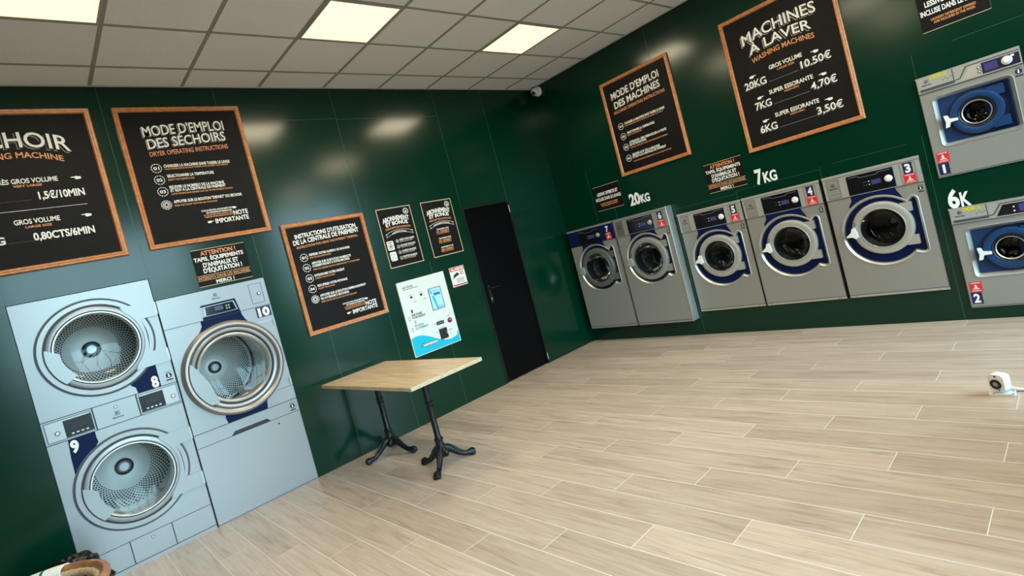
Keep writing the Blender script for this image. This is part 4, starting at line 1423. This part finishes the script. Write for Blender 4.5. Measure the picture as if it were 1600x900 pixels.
# washing machine instructions
r = framed_sign('B', 1.068, 1.936, 0.892, 1.090, 'framed chalkboard of washer operating instructions, above the 20KG lettering')
w = o = Sheet(r)
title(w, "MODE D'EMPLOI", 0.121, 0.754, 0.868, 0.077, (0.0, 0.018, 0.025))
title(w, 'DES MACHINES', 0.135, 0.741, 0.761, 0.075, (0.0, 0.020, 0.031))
o.text('MACHINES OPERATING INSTRUCTIONS', 0.105, 0.779, 0.703, 0.033, YT, 'orange', (0.0, 0.012, 0.019), bold=0.015)
rows = [(0.205, 0.728, 0.556, 'CHARGER LA MACHINE SANS TASSER LE LINGE', 0.707, 0.532, 'LOAD THE MACHINE WITHOUT PACKING THE LAUNDRY TOO TIGHTLY'),
        (0.207, 0.572, 0.446, 'SELECTIONNER LA TEMPERATURE', 0.40, 0.422, 'SELECT THE TEMPERATURE'),
        (0.205, 0.689, 0.334, 'ATTENTION : BIEN VERROUILLER LA PORTE', 0, 0, ''),
        (0.204, 0.425, 0.305, 'DE VOTRE MACHINE', 0.690, 0.278, 'WARNING : MAKE SURE TO LOCK YOUR MACHINE DOOR PROPERLY'),
        (0.206, 0.567, 0.192, 'RELEVER LE N° DE LA MACHINE', 0, 0, ''),
        (0.204, 0.638, 0.163, 'ET RDV A LA CENTRALE DE PAIEMENT', 0.691, 0.122, 'NOTE THE MACHINE NUMBER AND GO TO THE PAYMENT STATION')]
for a, b, v, s, d_, v2, s2 in rows:
    w.text(s, a, b, v, 0.024, YT, 'white', bold=0.03)
    if s2:
        o.text(s2, a, d_, v2, 0.013, YT, 'orange', bold=0.03)
for s, v in (('01', 0.552), ('02', 0.434), ('03', 0.310), ('04', 0.180)):
    badge(w, 0.150, v, 0.038, s)
w.done()


def small_sign(wall, u, z, w_, h_, name, label, border=None, group=None, by=-0.003, base='slate', bw=0.006):
    root = on_wall(wall, u, z, name, label, 'sign', group)
    b = MB()
    b.plate(rect(0, w_, 0, h_), [], by, 0.0, base)
    if border:
        b.plate(rect(0, w_, 0, h_), [rect(bw, w_ - bw, bw, h_ - bw)], by - 0.0008, None, border)
    b.build('board', root)
    return root


def attention(wall, u, z, label):
    r = small_sign(wall, u, z, 0.400, 0.298, 'warning_sign', label, None, 'black attention signs')
    y = -0.0044
    w = o = Sheet(r)
    o.text('ATTENTION !', 0.064, 0.325, 0.246, 0.034, y, 'orange', bold=0.03)
    o.begin('rule'); quad(o, 0.0, 0.40, 0.293, 0.297, y, 'tan'); o.begin('rule'); quad(o, 0.0, 0.40, 0.001, 0.005, y, 'tan')
    w.text('TAPIS, ÉQUIPEMENTS', 0.008, 0.375, 0.202, 0.031, y, 'white', bold=0.03)
    w.text("D'ANIMAUX ET", 0.062, 0.325, 0.151, 0.035, y, 'white', bold=0.03)
    w.text("D'ÉQUITATION !", 0.056, 0.343, 0.106, 0.035, y, 'white', bold=0.03)
    o.begin('rule'); quad(o, 0.0, 0.40, 0.086, 0.089, y, 'tan'); o.begin('rule'); quad(o, 0.0, 0.40, 0.048, 0.051, y, 'tan')
    o.text('INTERDITS DANS LES MACHINES', 0.006, 0.390, 0.056, 0.024, y, 'orange', bold=0.02)
    w.text('MERCI !', 0.124, 0.260, 0.012, 0.026, y, 'white', bold=0.03)
    w.done()


attention('A', -4.312, 1.786, 'small black ATTENTION sign directly above dryer 10')
attention('B', 2.049, 1.484, 'small black ATTENTION sign beside the 7KG lettering on the washer wall')


def detergent(u, z, label):
    r = small_sign('B', u, z, 0.399, 0.298, 'detergent_sign', label, None, 'black free detergent signs')
    y = -0.0044
    w = o = Sheet(r)
    w.text('LESSIVE OFFERTE ET', 0.045, 0.358, 0.182, 0.038, y, 'white', bold=0.03)
    w.text('INCLUSE DANS LE LAVAGE', 0.010, 0.385, 0.121, 0.038, y, 'white', bold=0.03)
    o.text('LAUNDRY DETERGENT OFFERED', 0.062, 0.325, 0.073, 0.017, y, 'orange', bold=0.03)
    o.text('AND INCLUDED IN THE WASH', 0.075, 0.316, 0.048, 0.017, y, 'orange', bold=0.03)
    o.begin('rule'); quad(o, 0.0, 0.399, 0.0005, 0.0045, y, 'tan'); o.begin('rule'); quad(o, 0.0, 0.399, 0.294, 0.2975, y, 'tan'); o.begin('rule'); quad(o, 0.3955, 0.399, 0, 0.298, y, 'groove')
    w.done()


detergent(0.594, 1.619, 'small black free detergent sign above washer 7, beside the 20KG lettering')
detergent(4.008, 2.248, 'small black free detergent sign above washer 1, cut by the photo\'s top edge')


def bonus(u, label, second):
    r = small_sign('A', u, 1.569, 0.400, 0.600, 'subscription_poster', label, 'tan', 'black subscription posters', bw=0.008)
    y = -0.0046
    w = o = Sheet(r)
    w.text('ABONNEMENT', 0.045, 0.355, 0.450, 0.046, y, 'white', (0, 0.018, 0.0), bold=0.035)
    w.text('ET BONUS', 0.070, 0.328, 0.411, 0.036, y, 'white', (0, 0.014, 0.004), bold=0.035)
    o.text('SUBSCRIPTION & BONUSES', 0.054, 0.346, 0.376, 0.018, y, 'orange', (0, 0.012, 0.0), bold=0.025)
    w.begin('emblem')
    w.ring(0.335, 0.543, 0.032, 0.028, y, 'white', 28)
    w.ring(0.335, 0.543, 0.022, 0.018, y, 'white', 24)
    w.add([(p[0], y, p[1]) for p in circle(0.333, 0.541, 0.011, 12, -160, 60)], [tuple(range(13))], 'white')
    # ribbon
    def q(t, off):
        return (0.075 + 0.255 * t, 0.318 + off + 0.085 * t * (1 - t))
    def strip(off0, off1, mt):
        pts = [q(i / 12, off0) for i in range(13)] + [q(i / 12, off1) for i in range(12, -1, -1)]
        w.plate(pts, [], y, None, mt)
    w.begin('ribbon')
    strip(0.0, 0.003, 'white'); strip(0.031, 0.034, 'white')
    for sgn, xa in ((1, 0.075), (-1, 0.330)):
        xb = xa - sgn * 0.034
        w.plate([(xa, 0.315), (xb, 0.305), (xb + sgn * 0.013, 0.322), (xb, 0.340), (xa, 0.349), (xa, 0.345), (xb + sgn * 0.006, 0.336), (xb + sgn * 0.018, 0.322), (xb + sgn * 0.006, 0.309), (xa, 0.318)], [], y, None, 'white')
    w.text('PROGRAMME DE FIDÉLITÉ' if second else 'INSTRUCTIONS', 0.098 if second else 0.118, 0.308 if second else 0.288, 0.328, 0.014, y, 'white', (0, 0.018, 0), bold=0.03)
    if second:
        for v, s, s2 in ((0.245, '5€ OFFERT', 'RECHARGEMENT DE 50€'), (0.145, '3€ OFFERT', 'RECHARGEMENT DE 30€'), (0.049, '20€ OFFERT', 'RECHARGEMENT DE 100€')):
            s = {'5€ OFFERT': '1€ OFFERT'}.get(s, s)
            o.text(s, 0.110, 0.280, v, 0.028, y, 'orange', bold=0.03)
            quad(o, 0.110, 0.280, v - 0.008, v - 0.005, y, 'orange')
            w.text(s2, 0.120, 0.280, v + 0.037, 0.014, y, 'white', bold=0.03)
    else:
        for k, (a, b) in enumerate((('CRÉEZ VOTRE COMPTE', 'CREATE YOUR ACCOUNT'), ('RECHARGEZ VOTRE CARTE', 'TOP UP YOUR CARD'), ('CHOISISSEZ UNE MACHINE', 'CHOOSE A MACHINE'), ('PROFITEZ DES BONUS', 'ENJOY THE BONUSES'))):
            v = 0.252 - k * 0.058
            w.begin('step_badge')
            w.ring(0.150, v + 0.005, 0.017, 0.014, y, 'white', 20)
            w.cur.text(str(k + 1), 0.145, 0.155, v - 0.003, 0.014, y, 'white', bold=0.03)
            w.text(a, 0.176, 0.355 - 0.005 * k, v + 0.004, 0.018, y, 'white', bold=0.03)
            o.text(b, 0.176, 0.335 - 0.005 * k, v - 0.012, 0.010, y, 'tan', bold=0.03)
        # little washer and card pictograms
        w.begin('pictogram')
        w.plate(rect(0.026, 0.102, 0.178, 0.270, 0.012), [circle(0.064, 0.215, 0.026, 24)], y, None, 'white')
        w.ring(0.064, 0.215, 0.020, 0.010, y, 'white', 24)
        quad(w, 0.036, 0.092, 0.250, 0.257, y - 0.0004, 'slate')
        w.begin('pictogram')
        w.plate(rect(0.030, 0.104, 0.068, 0.160, 0.014), [], y, None, 'white')
        for a, b in ((0.048, 0.135), (0.080, 0.130), (0.060, 0.105), (0.088, 0.095), (0.048, 0.082)):
            quad(w, a - 0.008, a + 0.008, b - 0.006, b + 0.006, y - 0.0004, 'grey_print')
    w.done()


bonus(-2.651, 'subscription poster with white washer pictograms, directly above the payment terminal', False)
bonus(-2.120, 'subscription poster with three orange offers, nearer the black door', True)

# payment terminal front
r = on_wall('A', -2.645, 0.654, 'payment_terminal', 'white payment terminal with cyan wave at its foot, set in the green wall', 'payment terminal')
TW, TH = 0.580, 0.762
t = MB(); t.plate(rect(0, TW, 0, TH), [], -0.012, 0.0, 'terminal')
y = -0.0128
pts = [(0.006, 0.006), (TW - 0.006, 0.006), (TW - 0.006, 0.125)]
pts += [(TW - 0.006 - (TW - 0.012) * k / 20, 0.128 + 0.072 * sin(-2.5 + 4.6 * k / 20) * (1.0) + (0.03 if k < 0 else 0)) for k in range(1, 21)]
t.build('front_panel', r, bevel=0.002)
t = MB(); t.plate(pts, [], y, None, 'cyan'); t.build('wave_print', r)
t = MB()
t.plate(rect(0.336, 0.492, 0.392, 0.622, 0.004), [], -0.016, -0.01, 'seam')
quad(t, 0.342, 0.484, 0.398, 0.616, -0.0166, 'screen_blue')
t.plate([(0.345, 0.61), (0.362, 0.61), (0.398, 0.50), (0.410, 0.40), (0.392, 0.40), (0.372, 0.50)], [], -0.017, None, 'cyan')
quad(t, 0.388, 0.470, 0.540, 0.566, -0.0172, 'screen_mid')
t.text('BIENVENUE', 0.385, 0.462, 0.582, 0.010, -0.0172, 'screen_mid')
t.disc(0.374, 0.552, 0.012, -0.0172, 'white', 16)
for k in range(6):
    t.disc(0.40 + 0.014 * k, 0.408 + 0.004 * (k % 3), 0.006, -0.0174, 'screen_mid', 10)
t.build('touch_screen', r)
t = Sheet(r)
t.text('wi-line', 0.052, 0.175, 0.690, 0.026, y, 'black_print', bold=0.01)
t.begin('rule'); quad(t, 0.052, 0.232, 0.676, 0.681, y, 'black_print')
t.text('1', 0.085, 0.103, 0.436, 0.032, y, 'black_print', bold=0.04)
t.text('SÉLECTIONNEZ', 0.076, 0.205, 0.402, 0.019, y, 'black_print', bold=0.04)
t.text('VOTRE PRODUIT', 0.076, 0.236, 0.374, 0.019, y, 'black_print', bold=0.04)
t.text('2', 0.088, 0.112, 0.324, 0.032, y, 'green_print', bold=0.02)
t.text('PROCÉDEZ', 0.080, 0.190, 0.290, 0.019, y, 'teal_print', bold=0.03)
t.text('AU PAIEMENT', 0.080, 0.237, 0.262, 0.019, y, 'teal_print', bold=0.03)
for px, pz in ((0.045, 0.385), (0.048, 0.272)):
    t.begin('pictogram'); t.plate(rect(px - 0.012, px + 0.010, pz - 0.018, pz + 0.018, 0.004), [rect(px - 0.009, px + 0.007, pz - 0.014, pz + 0.014, 0.003)], y, None, 'black_print')
for bx in (0.127, 0.246):
    t.begin('caption'); quad(t, bx - 0.028, bx + 0.018, 0.612, 0.615, y, 'black_print')
    t.begin('caption'); quad(t, bx + 0.034, bx + 0.036, 0.560, 0.612, y, 'groove')
    t.begin('caption'); quad(t, bx + 0.012, bx + 0.050, 0.540, 0.543, y, 'groove'); quad(t, bx + 0.012, bx + 0.046, 0.532, 0.534, y, 'groove')
t.begin('caption'); quad(t, 0.350, 0.400, 0.272, 0.274, y, 'groove'); t.begin('caption'); quad(t, 0.475, 0.520, 0.292, 0.296, y, 'black_print')
t.begin('caption'); quad(t, 0.340, 0.430, 0.194, 0.197, y, 'black_print'); t.begin('caption'); quad(t, 0.452, 0.510, 0.150, 0.153, y, 'black_print'); quad(t, 0.476, 0.479, 0.085, 0.150, y, 'black_print')
t.begin('caption'); quad(t, 0.104, 0.150, 0.108, 0.112, y - 0.0004, 'black_print')
for px, pz in ((0.318, 0.252), (0.318, 0.165), (0.098, 0.086)):
    t.begin('step_dot'); t.cur.disc(px, pz, 0.005, y - 0.0006, 'black_print', 10)
t.done()
for bx in (0.127, 0.246):
    t = MB(); t.lathe(bx, 0.589, [(0.012, -0.012), (0.012, -0.016), (0.009, -0.018), (0.0001, -0.018)], 'navy', 20); t.build('button', r)
t = MB(); t.plate(rect(0.336, 0.426, 0.236, 0.268, 0.004), [], -0.018, -0.01, 'black_metal'); quad(t, 0.344, 0.418, 0.248, 0.256, -0.0186, 'steel_slot'); t.build('note_slot', r)
t = MB(); t.lathe(0.503, 0.246, [(0.027, -0.012), (0.027, -0.018), (0.021, -0.024), (0.0001, -0.027)], 'red_button', 28); t.disc(0.500, 0.251, 0.006, -0.0275, 'knob', 12); t.build('refund_button', r)
t = MB(); t.plate(rect(0.342, 0.436, 0.082, 0.188, 0.006), [], -0.022, -0.01, 'black_metal')
t.plate(rect(0.362, 0.412, 0.100, 0.172, 0.02), [rect(0.368, 0.406, 0.106, 0.166, 0.016)], -0.0226, None, 'groove')
t.plate(rect(0.424, 0.430, 0.120, 0.150), [], -0.0226, None, 'tan'); t.build('card_reader', r)
t = MB(); t.plate(rect(0.114, 0.298, 0.070, 0.102, 0.004), [], -0.018, -0.01, 'steel_slot'); quad(t, 0.122, 0.290, 0.080, 0.092, -0.0186, 'knob'); t.build('coin_tray', r)

# alarm notice
r = on_wall('A', -1.979, 1.212, 'alarm_notice', 'small white ALARME notice with red bands left of the black door', 'sign')
b = MB()
b.plate(rect(0, 0.200, 0, 0.212), [], -0.002, 0, 'white_plastic')
y = -0.0026
quad(b, 0.004, 0.196, 0.166, 0.208, y, 'decal_red'); quad(b, 0.008, 0.192, 0.008, 0.022, y, 'decal_red')
b.build('board', r)
w = MB()
w.text('ALARME', 0.014, 0.186, 0.174, 0.027, y - 0.0006, 'white', bold=0.04)
w.plate([(0.030, 0.105), (0.046, 0.128), (0.092, 0.150), (0.116, 0.132), (0.110, 0.118), (0.070, 0.108), (0.050, 0.100)], [], y, None, 'black_print')
w.plate([(0.018, 0.090), (0.026, 0.086), (0.060, 0.104), (0.056, 0.110)], [], y, None, 'black_print')
for v in (0.148, 0.134, 0.120):
    quad(w, 0.128, 0.178, v, v + 0.006, y, 'decal_red')
for a in (0.070, 0.104, 0.138):
    w.plate(rect(a, a + 0.026, 0.040, 0.072, 0.006), [rect(a + 0.006, a + 0.020, 0.046, 0.066, 0.004)], y, None, 'grey_print')
quad(w, 0.066, 0.168, 0.078, 0.082, y, 'black_print')
w.build('lettering', r)


def wall_letters(u0, u1, z, big, small, hb, hs, split, label):
    r = on_wall('B', u0, z, 'wall_lettering', label, 'lettering', 'white capacity lettering')
    t = MB()
    t.text(big, 0.0, split, 0.0, hb, -0.004, 'white', bold=0.035, thick=0.004)
    t.text(small, split + 0.006, u1 - u0, 0.0, hs, -0.004, 'white', bold=0.03, thick=0.004)
    t.build('letters', r)


wall_letters(1.074, 1.346, 1.588, '20', 'KG', 0.128, 0.090, 0.145, 'white 20KG lettering on the wall above washer 6')
wall_letters(2.534, 2.731, 1.458, '7', 'KG', 0.138, 0.096, 0.066, 'white 7KG lettering on the wall above washer 4')
wall_letters(3.918, 4.054, 0.901, '6', 'K', 0.136, 0.105, 0.070, 'white 6K lettering between the two small washers')


# ------------------------------------------------------------------ corner camera
r = on_wall('B', 0.135, 3.325, 'security_camera', 'small white dome camera on the wall where the ceiling meets the corner', 'security camera')
c = MB()
c.lathe(0, 0, [(0.0001, 0.0), (0.062, 0.0), (0.062, -0.020), (0.050, -0.036), (0.040, -0.040)], 'white_plastic', 36)
c.build('base', r)
c = MB(); c.ball((-0.006, -0.062, -0.004), 0.048, 'white_plastic', 14); cb_ = c.build('head', r)
ax = Vector((0.22, -0.82, -0.46)).normalized()
c = MB()
cc = Vector((-0.006, -0.062, -0.004))
c.tube([cc + ax * 0.030, cc + ax * 0.0485], [0.028, 0.024], 'rubber', 24)
c.tube([cc + ax * 0.0486, cc + ax * 0.050], [0.012, 0.011], 'display', 16)
c.build('lens', cb_)

# ------------------------------------------------------------------ table
TZ = 0.75
tb = thing('bistro_table', 'oak laminate table on two black cast iron pedestals by the green wall', 'table', (-3.324, -0.838, 0), radians(1.3))
L, Wd = 1.425, 0.632
t = MB()
t.box(-Wd / 2, Wd / 2, -L / 2, L / 2, TZ - 0.027, TZ, 'oak')
top = t.build('tabletop', tb, bevel=0.0015)
t = MB()
t.box(-Wd / 2 + 0.001, Wd / 2 - 0.001, -L / 2 - 0.0012, -L / 2 + 0.001, TZ - 0.026, TZ - 0.001, 'chip')
t.build('raw_edge', top, label='bare particleboard edge')


def pedestal(px, py, a0):
    # local coordinates of the table; three splayed claw feet
    c = MB()
    prof = [(0.0001, 0.10), (0.034, 0.10), (0.040, 0.115), (0.036, 0.150), (0.030, 0.185), (0.030, 0.200), (0.036, 0.206), (0.036, 0.214), (0.029, 0.222), (0.0235, 0.235),
            (0.0235, 0.455), (0.031, 0.460), (0.031, 0.470), (0.024, 0.476), (0.024, 0.488), (0.031, 0.494), (0.031, 0.504), (0.0235, 0.510),
            (0.0235, 0.655), (0.030, 0.660), (0.030, 0.668), (0.025, 0.674), (0.025, 0.690), (0.034, 0.696), (0.036, 0.708), (0.10, 0.716), (0.10, TZ - 0.027), (0.0001, TZ - 0.027)]
    c.spin(px, py, prof, 'iron', 28)
    col = c.build('column', tb)
    hb = MB()
    hb.ball((px, py, 0.115), 0.052, 'iron', 12, (1, 1, 0.95))
    for k in range(3):
        a = a0 + radians(60 + 120 * k)
        hb.ball((px + 0.045 * cos(a), py + 0.045 * sin(a), 0.105), 0.022, 'iron', 8, (1, 1, 1.4))
    hb.build('base_hub', tb)
    for k in range(3):
        a = a0 + 2 * pi * k / 3
        f = MB()
        path = [(0.020, 0.135, 0.026), (0.050, 0.125, 0.026), (0.085, 0.095, 0.021), (0.120, 0.060, 0.017), (0.160, 0.036, 0.016), (0.195, 0.030, 0.018), (0.222, 0.028, 0.025), (0.240, 0.024, 0.021), (0.250, 0.018, 0.008)]
        f.tube([(px + r_ * cos(a), py + r_ * sin(a), z) for r_, z, _ in path], [q * 1.2 for _, _, q in path], 'iron', 12)
        # scroll on top and toes
        f.tube([(px + r_ * cos(a), py + r_ * sin(a), z) for r_, z in ((0.055, 0.150), (0.095, 0.115), (0.130, 0.078), (0.165, 0.054))], [0.008, 0.010, 0.009, 0.006], 'iron', 8)
        for s in (-1, 0, 1):
            f.ball((px + 0.232 * cos(a) - s * 0.013 * sin(a), py + 0.232 * sin(a) + s * 0.013 * cos(a), 0.018), 0.015, 'iron', 8, (1.2, 1.2, 1))
        f.build('foot', tb)


ca, sa = cos(-radians(1.3)), sin(-radians(1.3))
def to_local(x, y):
    dx, dy = x + 3.324, y + 0.838
    return dx * ca - dy * sa, dx * sa + dy * ca
p1 = to_local(-3.288, -1.150)
pedestal(p1[0], p1[1], atan2(-1.250 + 1.150, -3.090 + 3.288) + radians(6))
p2 = to_local(-3.285, -0.352)
pedestal(p2[0], p2[1], atan2(-0.566 + 0.352, -3.21 + 3.285))

# ------------------------------------------------------------------ small floor device at the right
fd = thing('floor_sensor', 'small white camera-like sensor on a white foot, standing on the floor at right', 'sensor', (-1.565, -4.196, 0), radians(-86))


def turn(mb, a):
    mb.v = [(p[0] * cos(a) - p[1] * sin(a), p[0] * sin(a) + p[1] * cos(a), p[2]) for p in mb.v]
    return mb

f = MB()
f.plate(rect(-0.052, 0.062, -0.03, 0.035, 0.012), [], 0, 0.012, 'white_plastic', back=True)
f.v = [(p[0], p[2], p[1]) for p in f.v]
for px, py in ((-0.030, -0.020), (0.050, -0.020), (0.052, 0.018)):
    f.spin(px, py, [(0.006, 0.011), (0.006, 0.0135), (0.0001, 0.0135)], 'black_print', 10)
f.build('foot_plate', fd, bevel=0.003)
f = MB()
f.plate(rect(-0.038, 0.040, 0.020, 0.118, 0.022), [], -0.022, 0.030, 'white_plastic', back=True)
f.box(-0.012, 0.014, -0.004, 0.014, 0.010, 0.026, 'white_plastic')
turn(f, radians(-30)).build('housing', fd, bevel=0.006)
f = MB()
f.lathe(-0.002, 0.064, [(0.027, -0.022), (0.027, -0.027), (0.022, -0.028), (0.013, -0.026)], 'black_print', 28)
f.lathe(-0.002, 0.064, [(0.013, -0.026), (0.010, -0.027), (0.0001, -0.027)], 'steel_slot', 20)
f.disc(0.0, 0.108, 0.006, -0.0224, 'black_print', 10); f.disc(0.010, 0.030, 0.004, -0.0224, 'black_print', 10)
turn(f, radians(-30)).build('lens', fd)
f = MB()
f.tube([(0.030, 0.030, 0.030), (0.055, 0.040, 0.018), (0.09, 0.045, 0.010), (0.30, 0.050, 0.009), (0.9, 0.08, 0.009)], 0.0085, 'white_plastic', 8)
f.build('cable', fd)

# ------------------------------------------------------------------ lined cane bin at the lower left
bk = thing('cane_basket', 'round cane bin with white corded rim, cut by the photo\'s lower left corner', 'basket', (-5.70, -1.17, 0))
BR, BZ = 0.385, 0.435
b = MB()
for k in range(40):
    a = 2 * pi * k / 40
    b.tube([(0.27 * cos(a), 0.27 * sin(a), 0.01), (0.32 * cos(a + .05), 0.32 * sin(a + .05), BZ * .5), ((BR - .02) * cos(a), (BR - .02) * sin(a), BZ)], 0.007, 'cane_lt', 6)
for z, rr in ((0.012, 0.275), (0.10, 0.285), (0.2, 0.305), (0.3, 0.335), (0.38, 0.35)):
    b.tube([(rr * cos(2 * pi * i / 40), rr * sin(2 * pi * i / 40), z) for i in range(40)], 0.010, 'cane', 8, closed=True)
b.spin(0, 0, [(0.0001, 0.012), (0.27, 0.012)], 'cane_lt', 32)
b.build('wicker_body', bk)
b = MB()
b.tube([(BR * cos(2 * pi * i / 64), BR * sin(2 * pi * i / 64), BZ) for i in range(64)], 0.022, 'cane', 14, closed=True)
b.tube([((BR - .034) * cos(2 * pi * i / 64), (BR - .034) * sin(2 * pi * i / 64), BZ - .016) for i in range(64)], 0.018, 'cane_lt', 12, closed=True)
b.build('rim', bk)
b = MB()
n = 14
for i in range(n * 6):
    a = radians(51 + 62 * i / (n * 6))
    cx_, cy_ = (BR - 0.012) * cos(a), (BR - 0.012) * sin(a)
    ring = []
    for k in range(14):
        t_ = 2 * pi * k / 14
        rr = (0.043 * cos(t_))
        ring.append((cx_ + rr * cos(a), cy_ + rr * sin(a), BZ - 0.006 + 0.034 * sin(t_)))
    b.tube(ring, 0.0032 if i % 21 else 0.004, 'rope' if i % 40 not in (20, 21, 22) else 'teal_cord', 6, closed=True)
b.build('cord_binding', bk)
# crumpled black bin bag standing behind the cane bin
from mathutils import noise as mnoise
bg = thing('bin_bag', 'crumpled black plastic bag behind the cane bin, in front of dryer 9', 'bag', (-5.522, -0.42, 0))
b = MB()
nu, nv = 120, 60
vs = []
for j in range(nv + 1):
    t_ = pi * j / nv
    for i in range(nu):
        a = 2 * pi * i / nu
        d_ = Vector((sin(t_) * cos(a), sin(t_) * sin(a), cos(t_)))
        e1 = 1.0 - abs(mnoise.noise(d_ * 3.1 + Vector((4, 1, 7)))) * 1.6
        e2 = 1.0 - abs(mnoise.noise(d_ * 7.5 + Vector((1, 9, 2)))) * 1.7
        e3 = 1.0 - abs(mnoise.noise(d_ * 15 + Vector((3, 3, 8)))) * 1.7
        k = 0.85 + 0.10 * e1 + 0.085 * e2 + 0.018 * e3
        q_ = Vector((0.25 * d_.x, 0.185 * d_.y, 0.185 * d_.z)) * k
        # gathered neck leaning to the right
        n_ = max(0.0, d_.dot(Vector((0.42, 0.0, 0.90)).normalized()) - 0.78) / 0.22
        q_ += Vector((0.030, 0.0, 0.030)) * n_ ** 1.5
        z = q_.z + 0.170
        vs.append((q_.x, q_.y, max(0.0, z)))
fs = [(j * nu + i, j * nu + (i + 1) % nu, (j + 1) * nu + (i + 1) % nu, (j + 1) * nu + i) for j in range(nv) for i in range(nu)]
b.add(vs, fs, 'bag')
b.build('sack', bg, smooth=True)
